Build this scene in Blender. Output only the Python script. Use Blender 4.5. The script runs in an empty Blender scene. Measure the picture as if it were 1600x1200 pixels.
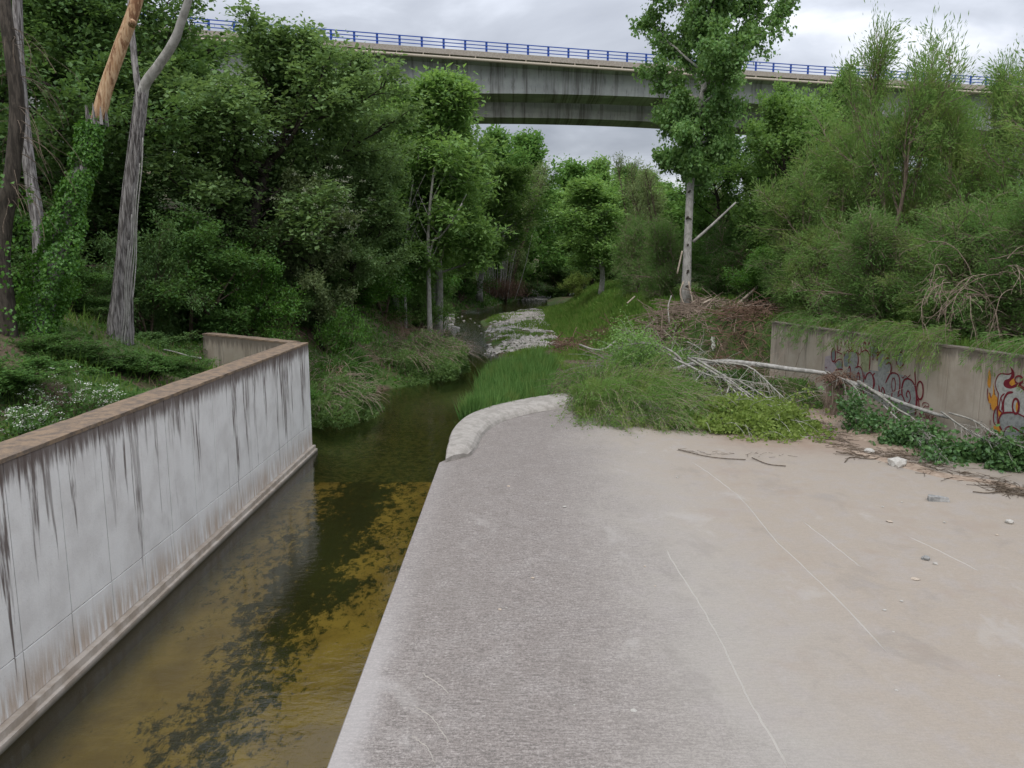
import bpy, math, random
import numpy as np
from math import radians, sin, cos, pi
scene = bpy.context.scene
COL = scene.collection

# ---------------------------------------------------------------- camera, sky, sun, exposure
F = 1180.0
PITCH = radians(8.95)
CAMZ = 6.0
cam_data = bpy.data.cameras.new("camera")
cam = bpy.data.objects.new("camera", cam_data)
COL.objects.link(cam)
cam.location = (0, 0, CAMZ)
cam.rotation_euler = (radians(90) - PITCH, 0, 0)
cam_data.sensor_width = 36
cam_data.lens = 36 * F / 1600
cam_data.clip_start = 0.1
cam_data.clip_end = 3000
scene.camera = cam

SUN_EL, SUN_AZ = radians(52), radians(200)
world = bpy.data.worlds.new("World")
scene.world = world
world.use_nodes = True
wn, wl = world.node_tree.nodes, world.node_tree.links
wn.clear()
w_out = wn.new("ShaderNodeOutputWorld")
bg_sky = wn.new("ShaderNodeBackground")
bg_cloud = wn.new("ShaderNodeBackground")
w_mix = wn.new("ShaderNodeMixShader")
sky = wn.new("ShaderNodeTexSky")
sky.sky_type = 'NISHITA'
sky.sun_disc = False
sky.sun_elevation = SUN_EL
sky.sun_rotation = SUN_AZ
sky.air_density = 1.0
sky.dust_density = 2.0
wl.new(sky.outputs[0], bg_sky.inputs[0])
bg_sky.inputs[1].default_value = 0.10
w_tc = wn.new("ShaderNodeTexCoord")
w_sep = wn.new("ShaderNodeSeparateXYZ")
wl.new(w_tc.outputs["Generated"], w_sep.inputs[0])
# clouds lie on a flat layer: divide the direction by its height
def wmath(op, a, b=None):
    n = wn.new("ShaderNodeMath"); n.operation = op
    for i, v in enumerate((a, b)):
        if v is None: continue
        if isinstance(v, (int, float)): n.inputs[i].default_value = v
        else: wl.new(v, n.inputs[i])
    return n.outputs[0]
zc = wmath('MAXIMUM', w_sep.outputs[2], 0.0)
zd = wmath('ADD', zc, 0.16)
w_cmb = wn.new("ShaderNodeCombineXYZ")
wl.new(wmath('DIVIDE', w_sep.outputs[0], zd), w_cmb.inputs[0])
wl.new(wmath('DIVIDE', w_sep.outputs[1], zd), w_cmb.inputs[1])
w_cmb.inputs[2].default_value = 8.3
w_no = wn.new("ShaderNodeTexNoise")
wl.new(w_cmb.outputs[0], w_no.inputs["Vector"])
w_no.inputs["Scale"].default_value = 1.5
w_no.inputs["Detail"].default_value = 6
w_no.inputs["Roughness"].default_value = 0.5
w_no.inputs["Distortion"].default_value = 0.35
w_ramp = wn.new("ShaderNodeValToRGB")
e = w_ramp.color_ramp.elements
e[0].position = 0.34; e[0].color = (0.33, 0.35, 0.40, 1)
e[1].position = 0.66; e[1].color = (0.86, 0.88, 0.93, 1)
m_ = e.new(0.47); m_.color = (0.43, 0.455, 0.51, 1)
m_ = e.new(0.55); m_.color = (0.56, 0.59, 0.655, 1)
wl.new(w_no.outputs[0], w_ramp.inputs[0])
wl.new(w_ramp.outputs[0], bg_cloud.inputs[0])
# overcast sky: three times brighter overhead than at the horizon
w_str = wmath('MULTIPLY', wmath('ADD', wmath('MULTIPLY', zc, 5.2), 1.0), 0.47)
wl.new(w_str, bg_cloud.inputs[1])
w_mix.inputs[0].default_value = 0.90
wl.new(bg_sky.outputs[0], w_mix.inputs[1])
wl.new(bg_cloud.outputs[0], w_mix.inputs[2])
wl.new(w_mix.outputs[0], w_out.inputs[0])

sun_data = bpy.data.lights.new("sun", 'SUN')
sun = bpy.data.objects.new("sun", sun_data)
COL.objects.link(sun)
sun_data.energy = 1.4
sun_data.angle = radians(35)
sun_data.color = (1.0, 0.96, 0.90)
_d = np.array([sin(SUN_AZ) * cos(SUN_EL), cos(SUN_AZ) * cos(SUN_EL), sin(SUN_EL)])
sun.rotation_euler = (radians(90) - SUN_EL, 0, pi - SUN_AZ)

scene.view_settings.view_transform = 'Standard'
scene.view_settings.look = 'None'
scene.view_settings.exposure = 0.42
scene.view_settings.gamma = 1.0
scene.view_settings.use_curve_mapping = False
scene.cycles.max_bounces = 6
scene.cycles.diffuse_bounces = 4
scene.cycles.transparent_max_bounces = 12
scene.cycles.caustics_reflective = False
scene.cycles.caustics_refractive = False

# ---------------------------------------------------------------- helpers
def ray(px, py):
    cx, cy = (px - 800) / F, (600 - py) / F
    return np.array([cx, cos(PITCH) + cy * sin(PITCH), -sin(PITCH) + cy * cos(PITCH)])
def G(px, py, z=0.0):
    r = ray(px, py); t = (z - CAMZ) / r[2]
    return np.array([r[0] * t, r[1] * t, z])
def D(px, py, Y):
    r = ray(px, py); t = Y / r[1]
    return np.array([r[0] * t, Y, CAMZ + r[2] * t])

def tag(o, label=None, cat=None, group=None, kind=None):
    if label: o["label"] = label
    if cat: o["category"] = cat
    if group: o["group"] = group
    if kind: o["kind"] = kind
    return o
def thing(name, loc, label, cat, group=None, rz=0.0, scale=1.0):
    o = bpy.data.objects.new(name, None)
    o.location = loc; o.rotation_euler = (0, 0, rz)
    o.scale = (scale,) * 3 if isinstance(scale, (int, float)) else scale
    o.empty_display_size = 0.3
    COL.objects.link(o)
    return tag(o, label, cat, group)
def link(name, me, parent=None, loc=None):
    o = bpy.data.objects.new(name, me); COL.objects.link(o)
    if parent: o.parent = parent
    if loc is not None: o.location = loc
    return o

class Geo:
    """collects vertices, quads and triangles"""
    def __init__(s): s.v = []; s.f = []; s.n = 0; s.t = []; s.mi = []
    def add(s, verts, quads=None, tris=None):
        verts = np.asarray(verts, float).reshape(-1, 3)
        s.v.append(verts)
        if quads is not None and len(quads): s.f.append(np.asarray(quads, int) + s.n)
        if tris is not None and len(tris): s.t.append(np.asarray(tris, int) + s.n)
        s.n += len(verts)
    def mesh(s, name, mat, smooth=False):
        v = np.concatenate(s.v) if s.v else np.zeros((0, 3))
        q = np.concatenate(s.f) if s.f else np.zeros((0, 4), int)
        t = np.concatenate(s.t) if s.t else np.zeros((0, 3), int)
        me = bpy.data.meshes.new(name)
        me.vertices.add(len(v)); me.vertices.foreach_set("co", v.astype(np.float32).ravel())
        nl = len(q) * 4 + len(t) * 3
        me.loops.add(nl)
        me.loops.foreach_set("vertex_index", np.concatenate([q.ravel(), t.ravel()]).astype(np.int32))
        me.polygons.add(len(q) + len(t))
        st = np.concatenate([np.arange(len(q)) * 4, len(q) * 4 + np.arange(len(t)) * 3]).astype(np.int32)
        me.polygons.foreach_set("loop_start", st)
        me.polygons.foreach_set("use_smooth", np.full(len(q) + len(t), bool(smooth)))
        me.update(calc_edges=True)
        if mat: me.materials.append(mat)
        return me
    def obj(s, name, mat, parent=None, smooth=False):
        return link(name, s.mesh(name, mat, smooth), parent)
    def box(s, lo, hi):
        x0, y0, z0 = lo; x1, y1, z1 = hi
        s.add([(x0,y0,z0),(x1,y0,z0),(x1,y1,z0),(x0,y1,z0),(x0,y0,z1),(x1,y0,z1),(x1,y1,z1),(x0,y1,z1)],
              [(0,3,2,1),(4,5,6,7),(0,1,5,4),(1,2,6,5),(2,3,7,6),(3,0,4,7)])
    def tube(s, P, R, k=6, rough=0.0, rng=None, cap=True):
        P = np.asarray(P, float); n = len(P)
        R = np.broadcast_to(np.asarray(R, float), (n,))
        T = np.gradient(P, axis=0); T /= np.linalg.norm(T, axis=1)[:, None] + 1e-9
        a = np.array([0.0, 0, 1]) if abs(T[0][2]) < 0.9 else np.array([1.0, 0, 0])
        U = np.cross(T, a); U /= np.linalg.norm(U, axis=1)[:, None] + 1e-9
        V = np.cross(T, U)
        th = np.arange(k) * 2 * pi / k
        rr = R[:, None] * np.ones(k)[None]
        if rough and rng is not None:
            rr = rr * (1 + rough * rng.normal(size=(n, k)) * .6 + rough * rng.normal(size=(1, k)))
        ring = P[:, None] + rr[..., None] * (U[:, None] * np.cos(th)[None, :, None] + V[:, None] * np.sin(th)[None, :, None])
        i = np.arange(n - 1)[:, None] * k; j = np.arange(k)[None]; j2 = (j + 1) % k
        q = np.stack([i + j, i + j2, i + k + j2, i + k + j], -1).reshape(-1, 4)
        vv = ring.reshape(-1, 3); tr = None
        if cap:
            vv = np.vstack([vv, P[0:1], P[-1:]])
            c0, c1 = n * k, n * k + 1
            jj = np.arange(k)
            tr = np.vstack([np.stack([(jj + 1) % k, jj, np.full(k, c0)], 1),
                            np.stack([(n - 1) * k + jj, (n - 1) * k + (jj + 1) % k, np.full(k, c1)], 1)])
        s.add(vv, q, tr)

def unit(a):
    return a / (np.linalg.norm(a, axis=-1, keepdims=True) + 1e-9)
def leaf_geo(g, P, Dv, L, W, rng, fold=0.18, nrm=None):
    """rhombic leaves: base, side, tip, side"""
    N = len(P)
    if N == 0: return
    Dv = unit(Dv)
    r = rng.normal(size=(N, 3)) if nrm is None else nrm + rng.normal(size=(N, 3)) * .45
    S = unit(np.cross(Dv, r)); Nn = np.cross(S, Dv)
    L = np.broadcast_to(L, (N,))[:, None]; W = np.broadcast_to(W, (N,))[:, None]
    a = P; c = P + Dv * L
    m = P + Dv * L * .45 + Nn * W * fold
    b = m + S * W * .5; d = m - S * W * .5
    v = np.stack([a, b, c, d], 1).reshape(-1, 3)
    g.add(v, np.arange(N * 4).reshape(-1, 4))
def bez(pts, n):
    """smooth polyline through points"""
    P = np.asarray(pts, float)
    if len(P) == 2:
        t = np.linspace(0, 1, n)[:, None]; return P[0] * (1 - t) + P[1] * t
    d = np.r_[0, np.cumsum(np.linalg.norm(np.diff(P, axis=0), axis=1))]
    out = []
    Q = np.vstack([2 * P[0] - P[1], P, 2 * P[-1] - P[-2]])
    ss = np.linspace(0, d[-1] - 1e-6, n)
    for s_ in ss:
        i = min(int(np.searchsorted(d, s_, 'right')) - 1, len(P) - 2)
        t = (s_ - d[i]) / (d[i + 1] - d[i])
        p0, p1, p2, p3 = Q[i], Q[i + 1], Q[i + 2], Q[i + 3]
        out.append(.5 * (2 * p1 + (p2 - p0) * t + (2 * p0 - 5 * p1 + 4 * p2 - p3) * t * t + (3 * p1 - p0 - 3 * p2 + p3) * t ** 3))
    return np.array(out)

# ---------------------------------------------------------------- materials
class NT:
    def __init__(s, name):
        s.m = bpy.data.materials.new(name); s.m.use_nodes = True
        s.t = s.m.node_tree; s.t.nodes.clear()
        s.out = s.t.nodes.new("ShaderNodeOutputMaterial")
    def n(s, typ, **kw):
        nd = s.t.nodes.new(typ)
        for k, v in kw.items(): setattr(nd, k, v)
        return nd
    def set(s, sock, v):
        if v is None: return
        if hasattr(v, "is_output") or isinstance(v, bpy.types.NodeSocket): s.t.links.new(v, sock)
        elif isinstance(v, (tuple, list)) and len(v) == 3 and sock.type == 'RGBA': sock.default_value = (*v, 1)
        else: sock.default_value = v
    def pos(s, scale=(1, 1, 1), obj=False):
        if obj: c = s.n("ShaderNodeTexCoord").outputs["Object"]
        else: c = s.n("ShaderNodeNewGeometry").outputs["Position"]
        m = s.n("ShaderNodeMapping"); s.set(m.inputs[0], c); m.inputs["Scale"].default_value = scale
        return m.outputs[0]
    def noise(s, vec, scale, detail=4, rough=.55, dist=0.0):
        n = s.n("ShaderNodeTexNoise"); s.set(n.inputs["Vector"], vec)
        n.inputs["Scale"].default_value = scale; n.inputs["Detail"].default_value = detail
        n.inputs["Roughness"].default_value = rough; n.inputs["Distortion"].default_value = dist
        return n.outputs[0]
    def ramp(s, v, stops):
        r = s.n("ShaderNodeValToRGB"); s.set(r.inputs[0], v)
        el = r.color_ramp.elements
        while len(el) < len(stops): el.new(.5)
        for e_, (p, c) in zip(el, stops):
            e_.position = p; e_.color = (*((c,) * 3 if isinstance(c, (int, float)) else c), 1)
        return r.outputs[0]
    def mix(s, f, a, b, mode='MIX'):
        m = s.n("ShaderNodeMix", data_type='RGBA', blend_type=mode, clamp_factor=True)
        s.set(m.inputs[0], f); s.set(m.inputs[6], a); s.set(m.inputs[7], b)
        return m.outputs[2]
    def math(s, op, a, b=None, clamp=False):
        m = s.n("ShaderNodeMath", operation=op, use_clamp=clamp)
        s.set(m.inputs[0], a)
        if b is not None: s.set(m.inputs[1], b)
        return m.outputs[0]
    def maprange(s, v, a, b, c=0.0, d=1.0):
        m = s.n("ShaderNodeMapRange", clamp=True); m.interpolation_type = 'SMOOTHSTEP'
        s.set(m.inputs[0], v)
        for i, x in enumerate((a, b, c, d)): m.inputs[i + 1].default_value = x
        return m.outputs[0]
    def sep(s, v):
        x = s.n("ShaderNodeSeparateXYZ"); s.set(x.inputs[0], v); return x.outputs
    def bump(s, h, strength=.3, dist=.02, normal=None):
        b = s.n("ShaderNodeBump"); s.set(b.inputs["Height"], h)
        b.inputs["Strength"].default_value = strength; b.inputs["Distance"].default_value = dist
        if normal is not None: s.set(b.inputs["Normal"], normal)
        return b.outputs[0]
    def bsdf(s, col, rough=.85, normal=None, spec=.3, metal=0.0):
        p = s.n("ShaderNodeBsdfPrincipled")
        s.set(p.inputs["Base Color"], col); s.set(p.inputs["Roughness"], rough)
        p.inputs["Specular IOR Level"].default_value = spec; p.inputs["Metallic"].default_value = metal
        if normal is not None: s.set(p.inputs["Normal"], normal)
        s.t.links.new(p.outputs[0], s.out.inputs[0])
        return s.m

def leaf_mat(name, c1, c2, trans=.3, gloss=.0, c3=None, scale=.9):
    t = NT(name)
    gi = t.n("ShaderNodeNewGeometry").outputs["Random Per Island"]
    oi = t.n("ShaderNodeObjectInfo").outputs["Random"]
    col = t.mix(gi, c1, c2)
    big = t.noise(t.pos(), scale, 2)
    if c3: col = t.mix(t.maprange(big, .5, .66), col, c3)
    k = t.math('ADD', t.math('MULTIPLY', t.maprange(big, .3, .7), .45), t.math('ADD', t.math('MULTIPLY', oi, .25), .68))
    col = t.mix(1.0, col, t.ramp(k, [(0, 0), (1, 1)]), 'MULTIPLY')
    d = t.n("ShaderNodeBsdfDiffuse"); t.set(d.inputs[0], col)
    tr = t.n("ShaderNodeBsdfTranslucent")
    t.set(tr.inputs[0], t.mix(.5, col, (c2[0] * 1.3, c2[1] * 1.3, c2[2] * .6)))
    mx = t.n("ShaderNodeMixShader"); mx.inputs[0].default_value = trans
    t.t.links.new(d.outputs[0], mx.inputs[1]); t.t.links.new(tr.outputs[0], mx.inputs[2])
    res = mx.outputs[0]
    if gloss:
        gl = t.n("ShaderNodeBsdfGlossy"); gl.inputs["Roughness"].default_value = .42
        gl.inputs[0].default_value = (.9, .95, 1, 1)
        m2 = t.n("ShaderNodeMixShader"); m2.inputs[0].default_value = gloss
        t.t.links.new(res, m2.inputs[1]); t.t.links.new(gl.outputs[0], m2.inputs[2]); res = m2.outputs[0]
    t.t.links.new(res, t.out.inputs[0])
    return t.m

def bark_mat(name, c1, c2, sc=6, stretch=.18, bump=.6, c3=None):
    t = NT(name)
    p = t.pos((sc, sc, sc * stretch), obj=True)
    n1 = t.noise(p, 2.2, 5, .65, .4)
    col = t.mix(t.maprange(n1, .38, .62), c1, c2)
    if c3:
        n2 = t.noise(t.pos((2.2, 2.2, .5), obj=True), 2.2, 6, .75)
        col = t.mix(t.maprange(n2, .50, .60), col, c3)
    return t.bsdf(col, .9, t.bump(n1, bump, .04), .2)

M = {}
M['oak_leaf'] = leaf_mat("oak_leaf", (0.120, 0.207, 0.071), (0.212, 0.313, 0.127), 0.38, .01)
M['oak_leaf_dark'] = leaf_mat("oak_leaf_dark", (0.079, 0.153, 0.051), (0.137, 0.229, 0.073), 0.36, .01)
M['ash_leaf'] = leaf_mat("ash_leaf", (0.147, 0.273, 0.078), (0.246, 0.386, 0.123), 0.44, .01)
M['far_leaf'] = leaf_mat("far_leaf", (0.099, 0.211, 0.060), (0.172, 0.303, 0.083), 0.40)
M['poplar_leaf'] = leaf_mat("poplar_leaf", (0.118, 0.243, 0.069), (0.212, 0.345, 0.112), 0.42, .015)
M['maple_leaf'] = leaf_mat("maple_leaf", (0.100, 0.215, 0.055), (0.180, 0.313, 0.083), 0.42, .015)
M['lime_leaf'] = leaf_mat("lime_leaf", (0.152, 0.230, 0.054), (0.262, 0.336, 0.102), .42)
M['willow_leaf'] = leaf_mat("willow_leaf", (0.132, 0.245, 0.071), (0.220, 0.337, 0.109), 0.45, 0, (.205, .265, .085))
M['tamarisk_leaf'] = leaf_mat("tamarisk_leaf", (0.105, 0.211, 0.061), (0.180, 0.300, 0.099), 0.44, 0, (.175, .225, .095))
M['grey_leaf'] = leaf_mat("grey_leaf", (0.144, 0.202, 0.090), (0.237, 0.291, 0.145), 0.40)
M['ivy_leaf'] = leaf_mat("ivy_leaf", (0.046, 0.132, 0.021), (0.116, 0.248, 0.036), 0.35, .02)
M['shrub_leaf'] = leaf_mat("shrub_leaf", (0.057, 0.129, 0.033), (0.108, 0.201, 0.051), 0.38, .01)
M['mound_leaf'] = leaf_mat("mound_leaf", (0.108, 0.197, 0.060), (0.185, 0.281, 0.099), 0.42, .01)
M['grass'] = leaf_mat("grass_blade", (0.085, 0.180, 0.038), (0.160, 0.258, 0.060), 0.45, 0, (.18, .23, .07))
M['tall_grass'] = leaf_mat("tall_grass_blade", (0.059, 0.133, 0.037), (0.167, 0.295, 0.092), 0.40, 0, (.14, .20, .06), 1.6)
M['dry_grass'] = leaf_mat("dry_grass_blade", (.20, .16, .10), (.30, .25, .16), .2)
M['flower'] = leaf_mat("white_petal", (.52, .54, .48), (.68, .69, .64), .2)
M['cream_flower'] = leaf_mat("cream_petal", (.30, .33, .24), (.46, .47, .36), .2)
M['bark_dark'] = bark_mat("dark_bark", (.030, .025, .020), (.075, .062, .050))
M['bark_grey'] = bark_mat("grey_bark", (.075, .066, .062), (.30, .28, .27), 9, .10, 1.0)
M['bark_pale'] = bark_mat("pale_bark", (.24, .23, .21), (.37, .355, .33), 3, .5, .3)
M['bark_brown'] = bark_mat("brown_bark", (.07, .05, .035), (.14, .11, .08))
M['wood_orange'] = bark_mat("debarked_wood", (.31, .18, .095), (.47, .33, .205), 9, .10, .8, (.17, .085, .045))
M['dry_twig'] = bark_mat("dry_twig", (.15, .11, .085), (.27, .21, .165), 4, .4, .2)
M['red_twig'] = bark_mat("reddish_twig", (.11, .065, .045), (.20, .13, .095), 4, .4, .2)
M['white_twig'] = bark_mat("bleached_twig", (.20, .19, .165), (.33, .315, .28), 4, .4, .2)
M['log'] = bark_mat("log_wood", (.33, .27, .21), (.45, .38, .31), 4, .3, .3)

def wall_mat(name, white, mid, dark, streak=1.0, axis='y', ztop=3.55):
    """poured concrete: rain streaks run down from the top edge"""
    t = NT(name)
    xyz = t.sep(t.pos())
    a = xyz[1] if axis == 'y' else xyz[0]
    z = xyz[2]
    cmb = t.n("ShaderNodeCombineXYZ"); t.set(cmb.inputs[0], a); t.set(cmb.inputs[1], t.math('MULTIPLY', z, .05)); cmb.inputs[2].default_value = .3
    cmb2 = t.n("ShaderNodeCombineXYZ"); t.set(cmb2.inputs[0], a); t.set(cmb2.inputs[1], t.math('MULTIPLY', z, .085)); cmb2.inputs[2].default_value = .9
    n1 = t.noise(cmb.outputs[0], 2.6, 3, .75)      # where streaks run
    n2 = t.noise(cmb2.outputs[0], 11, 4, .7)
    blot = t.noise(t.pos((1, 1, 1)), 1.4, 5, .6)
    fine = t.noise(t.pos(), 26, 4, .6)
    depth = t.math('SUBTRACT', ztop, z)            # metres below the coping
    reach = t.math('MULTIPLY', t.maprange(n1, .49, .74), 3.9)
    reach = t.math('ADD', reach, t.math('MULTIPLY', n2, .55))
    k = t.math('SUBTRACT', reach, depth)
    wet = t.math('MULTIPLY', t.maprange(k, -.25, .9), t.maprange(n2, .36, .56))
    wet = t.math('MULTIPLY', wet, t.math('MULTIPLY', t.maprange(t.noise(t.pos((1, 1, .3)), 1.1, 3), .36, .60, .35, 1.0), streak))
    col = t.mix(t.maprange(blot, .35, .7), white, mid)
    col = t.mix(t.math('MULTIPLY', t.maprange(n2, .55, .75), .35), col, (mid[0] * .75, mid[1] * .74, mid[2] * .74))
    low = t.math('MULTIPLY', t.maprange(z, .95, .35), t.maprange(n2, .35, .6))
    col = t.mix(t.math('MULTIPLY', low, .75), col, (.40, .30, .22))
    col = t.mix(t.math('MULTIPLY', wet, .93), col, dark)
    top = t.maprange(t.math('ADD', depth, t.math('MULTIPLY', n2, -.75)), .06, -.24)
    col = t.mix(t.math('MULTIPLY', top, .9), col, dark)
    col = t.mix(t.math('MULTIPLY', t.maprange(fine, .6, .8), .35), col, dark)
    return t.bsdf(col, .9, t.bump(fine, .35, .01), .25)
M['wall_white'] = wall_mat("white_stained_concrete", (.68, .665, .645), (.57, .55, .53), (.105, .080, .070))
M['wall_tan'] = wall_mat("tan_concrete", (.37, .325, .27), (.30, .255, .205), (.13, .11, .09), .55)
def coping_mat():
    t = NT("lichen_coping"); n = t.noise(t.pos(), 5, 6, .7); f = t.noise(t.pos(), 28, 5, .75)
    col = t.mix(t.maprange(n, .4, .62), (.215, .155, .105), (.125, .098, .078))
    col = t.mix(t.math('MULTIPLY', t.maprange(f, .58, .72), .5), col, (.32, .27, .22))
    return t.bsdf(col, .95, t.bump(f, .5, .02), .2)
M['coping'] = coping_mat()
def footing_mat():
    t = NT("footing_concrete"); n = t.noise(t.pos((1, 1, 1)), 2.5, 6, .65); f = t.noise(t.pos(), 30, 3)
    z = t.sep(t.pos())[2]
    col = t.mix(t.maprange(n, .38, .65), (.42, .37, .32), (.30, .25, .20))
    col = t.mix(t.maprange(z, .10, .0), col, (.10, .09, .07))
    return t.bsdf(col, .85, t.bump(f, .4, .01))
M['footing'] = footing_mat()

def apron_mat():
    t = NT("apron_concrete")
    p = t.pos(); x, y, z = t.sep(p)[:3]
    big = t.noise(p, .35, 4, .6, .5)
    mid = t.noise(p, 1.8, 5, .65, .2)
    grit = t.noise(p, 22, 4, .75)
    brush = t.noise(t.pos((3.5, 22, 1)), 1.6, 6, .85, .3)
    brush2 = t.noise(t.pos((14, .8, 1)), 1.2, 3, .6)
    stain = t.noise(t.pos((1, .6, 1)), .9, 6, .7, .4)
    # worn grey zone next to the channel, pale middle, sandy right side
    edge = t.math('ADD', x, t.math('MULTIPLY', t.math('SUBTRACT', big, .5), 3.0))
    edge = t.math('ADD', edge, t.math('MULTIPLY', t.math('SUBTRACT', y, 10), -.05))
    worn = t.maprange(edge, 3.6, .2)
    sand = t.maprange(t.math('ADD', edge, t.math('MULTIPLY', y, .12)), 3.6, 7.4)
    pale, grey, tan = (.290, .268, .238), (.222, .194, .175), (.282, .240, .195)
    col = t.mix(worn, pale, grey)
    col = t.mix(sand, col, tan)
    col = t.mix(t.math('MULTIPLY', t.maprange(mid, .42, .68), .5), col, (.285, .258, .238))
    grit2 = t.noise(p, 55, 3, .8)
    gg = t.math('ADD', t.math('MULTIPLY', t.math('ADD', grit, grit2), .3), t.math('MULTIPLY', brush, .4))
    g = t.math('MULTIPLY', t.math('ADD', t.math('MULTIPLY', worn, .66), .17), t.maprange(gg, .46, .56))
    col = t.mix(g, col, (.092, .082, .074))
    col = t.mix(t.math('MULTIPLY', t.maprange(gg, .47, .40), t.math('ADD', t.math('MULTIPLY', worn, .5), .12)), col, (.40, .375, .35))
    col = t.mix(t.math('MULTIPLY', t.maprange(grit, .62, .72), .5), col, (.40, .38, .355))
    col = t.mix(t.math('MULTIPLY', t.maprange(brush2, .60, .78), .15), col, (.34, .315, .29))
    col = t.mix(t.math('MULTIPLY', t.maprange(t.noise(p, .8, 4, .6), .56, .7), t.math('MULTIPLY', sand, .5)), col, (.25, .20, .16))
    col = t.mix(t.math('MULTIPLY', t.maprange(stain, .54, .66), .26), col, (.165, .147, .130))
    col = t.mix(t.math('MULTIPLY', t.maprange(stain, .42, .30), .35), col, (.34, .32, .295))
    rim = t.maprange(t.math('ADD', x, t.math('MULTIPLY', t.math('SUBTRACT', mid, .5), .7)), -1.45, -1.95)
    rim = t.math('MULTIPLY', rim, t.maprange(y, 14, 8, .25, 1.0))
    col = t.mix(t.math('MULTIPLY', rim, .6), col, (.38, .36, .345))
    # brown silt by the fallen trees and the far wall
    silt = t.math('MULTIPLY', t.maprange(t.math('ADD', y, t.math('ADD', t.math('MULTIPLY', mid, 5), t.math('MULTIPLY', x, .22))), 25.2, 28.0), t.maprange(x, 5.5, 8))
    col = t.mix(t.math('MULTIPLY', silt, .8), col, (.23, .165, .12))
    h = gg
    return t.bsdf(col, t.ramp(mid, [(0, .75), (1, .92)]), t.bump(h, .6, .012), .3)
M['apron'] = apron_mat()
def sill_mat():
    t = NT("sill_concrete"); p = t.pos(); n = t.noise(p, 3.5, 6, .7, .6); f = t.noise(t.pos((1, 3, 1)), 16, 4, .75)
    col = t.mix(t.maprange(n, .38, .62), (.25, .23, .205), (.34, .315, .285))
    col = t.mix(t.math('MULTIPLY', t.maprange(f, .54, .66), .6), col, (.20, .19, .16))
    return t.bsdf(col, .9, t.bump(f, .6, .03), .25)
M['sill'] = sill_mat()
def bed_mat():
    t = NT("algae_bed"); p = t.pos(); x, y, z = t.sep(p)[:3]
    n1 = t.noise(p, .9, 5, .6, .6); n2 = t.noise(t.pos((1.3, .75, 1)), 4.0, 8, .82, .3); f = t.noise(p, 20, 3, .6)
    col = t.mix(t.maprange(n1, .35, .65), (.185, .125, .038), (.265, .185, .052))
    col = t.mix(t.math('MULTIPLY', t.maprange(f, .5, .75), .35), col, (.12, .09, .03))
    # algae mats: a wandering band, denser further from the camera
    band = t.math('ADD', x, 4.15)
    band = t.math('ABSOLUTE', t.math('ADD', band, t.math('MULTIPLY', t.math('SUBTRACT', n1, .5), 2.5)))
    b = t.maprange(band, 1.35, .2)
    thr = t.math('SUBTRACT', t.math('ADD', n2, t.math('MULTIPLY', b, .16)), t.maprange(y, 10.5, 15, .085, -.02))
    col = t.mix(t.math('MULTIPLY', t.maprange(thr, .505, .60), .93), col, (.014, .020, .009))
    # dark green strip at the wall foot: reflected ledge shadow painted into the bed
    w = t.maprange(t.math('ADD', x, t.math('MULTIPLY', n2, .5)), -5.4, -6.1)
    col = t.mix(t.math('MULTIPLY', w, .85), col, (.028, .030, .015))
    return t.bsdf(col, .9, t.bump(n2, .3, .02), .1)
M['bed'] = bed_mat()
def water_mat():
    t = NT("stream_water"); p = t.pos(); x, y, z = t.sep(p)[:3]
    n1 = t.noise(t.pos((1, 1.8, 1)), 3.2, 3, .5, .4); n2 = t.noise(t.pos((1, 2.2, 1)), 13, 3, .5, .3)
    calm = t.noise(p, .35, 2)
    rif = t.maprange(y, 44, 60)
    amp = t.math('ADD', t.math('MULTIPLY', t.maprange(calm, .40, .62), .10), t.math('ADD', t.math('MULTIPLY', rif, .8), .05))
    h = t.math('MULTIPLY', t.math('ADD', n1, t.math('MULTIPLY', n2, .35)), amp)
    nb = t.bump(h, 1.0, .06)
    fr = t.n("ShaderNodeFresnel"); fr.inputs[0].default_value = 1.46; t.set(fr.inputs[1], nb)
    gl = t.n("ShaderNodeBsdfGlossy"); gl.inputs["Roughness"].default_value = .02; gl.inputs[0].default_value = (1, 1, 1, 1)
    t.set(gl.inputs["Normal"], nb)
    tr = t.n("ShaderNodeBsdfTransparent")
    tr.inputs[0].default_value = (.80, .80, .62, 1)
    mx = t.n("ShaderNodeMixShader"); t.set(mx.inputs[0], fr.outputs[0])
    t.t.links.new(tr.outputs[0], mx.inputs[1]); t.t.links.new(gl.outputs[0], mx.inputs[2])
    t.t.links.new(mx.outputs[0], t.out.inputs[0])
    return t.m
M['water'] = water_mat()
def ground_mat():
    t = NT("bank_soil"); p = t.pos(); x, y, z = t.sep(p)[:3]
    n1 = t.noise(p, .6, 5, .6, .3); n2 = t.noise(p, 6, 5, .7); n3 = t.noise(p, 30, 3, .6)
    soil = t.mix(t.maprange(n2, .35, .65), (.070, .052, .036), (.125, .094, .064))
    grn = t.mix(n3, (.040, .075, .020), (.080, .125, .035))
    col = t.mix(t.maprange(n1, .40, .55), soil, grn)
    col = t.mix(t.maprange(z, .02, -.15), col, t.mix(t.maprange(n2, .4, .6), (.030, .036, .014), (.085, .080, .028)))
    return t.bsdf(col, .95, t.bump(n2, .8, .08), .15)
M['ground'] = ground_mat()
def gravel_mat():
    t = NT("gravel_stone")
    gi = t.n("ShaderNodeNewGeometry").outputs["Random Per Island"]
    n = t.noise(t.pos(), 9, 4)
    col = t.mix(gi, (.22, .205, .185), (.38, .36, .33))
    col = t.mix(t.maprange(n, .5, .7), col, (.28, .26, .23))
    return t.bsdf(col, .85, None, .25)
M['gravel'] = gravel_mat()
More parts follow.
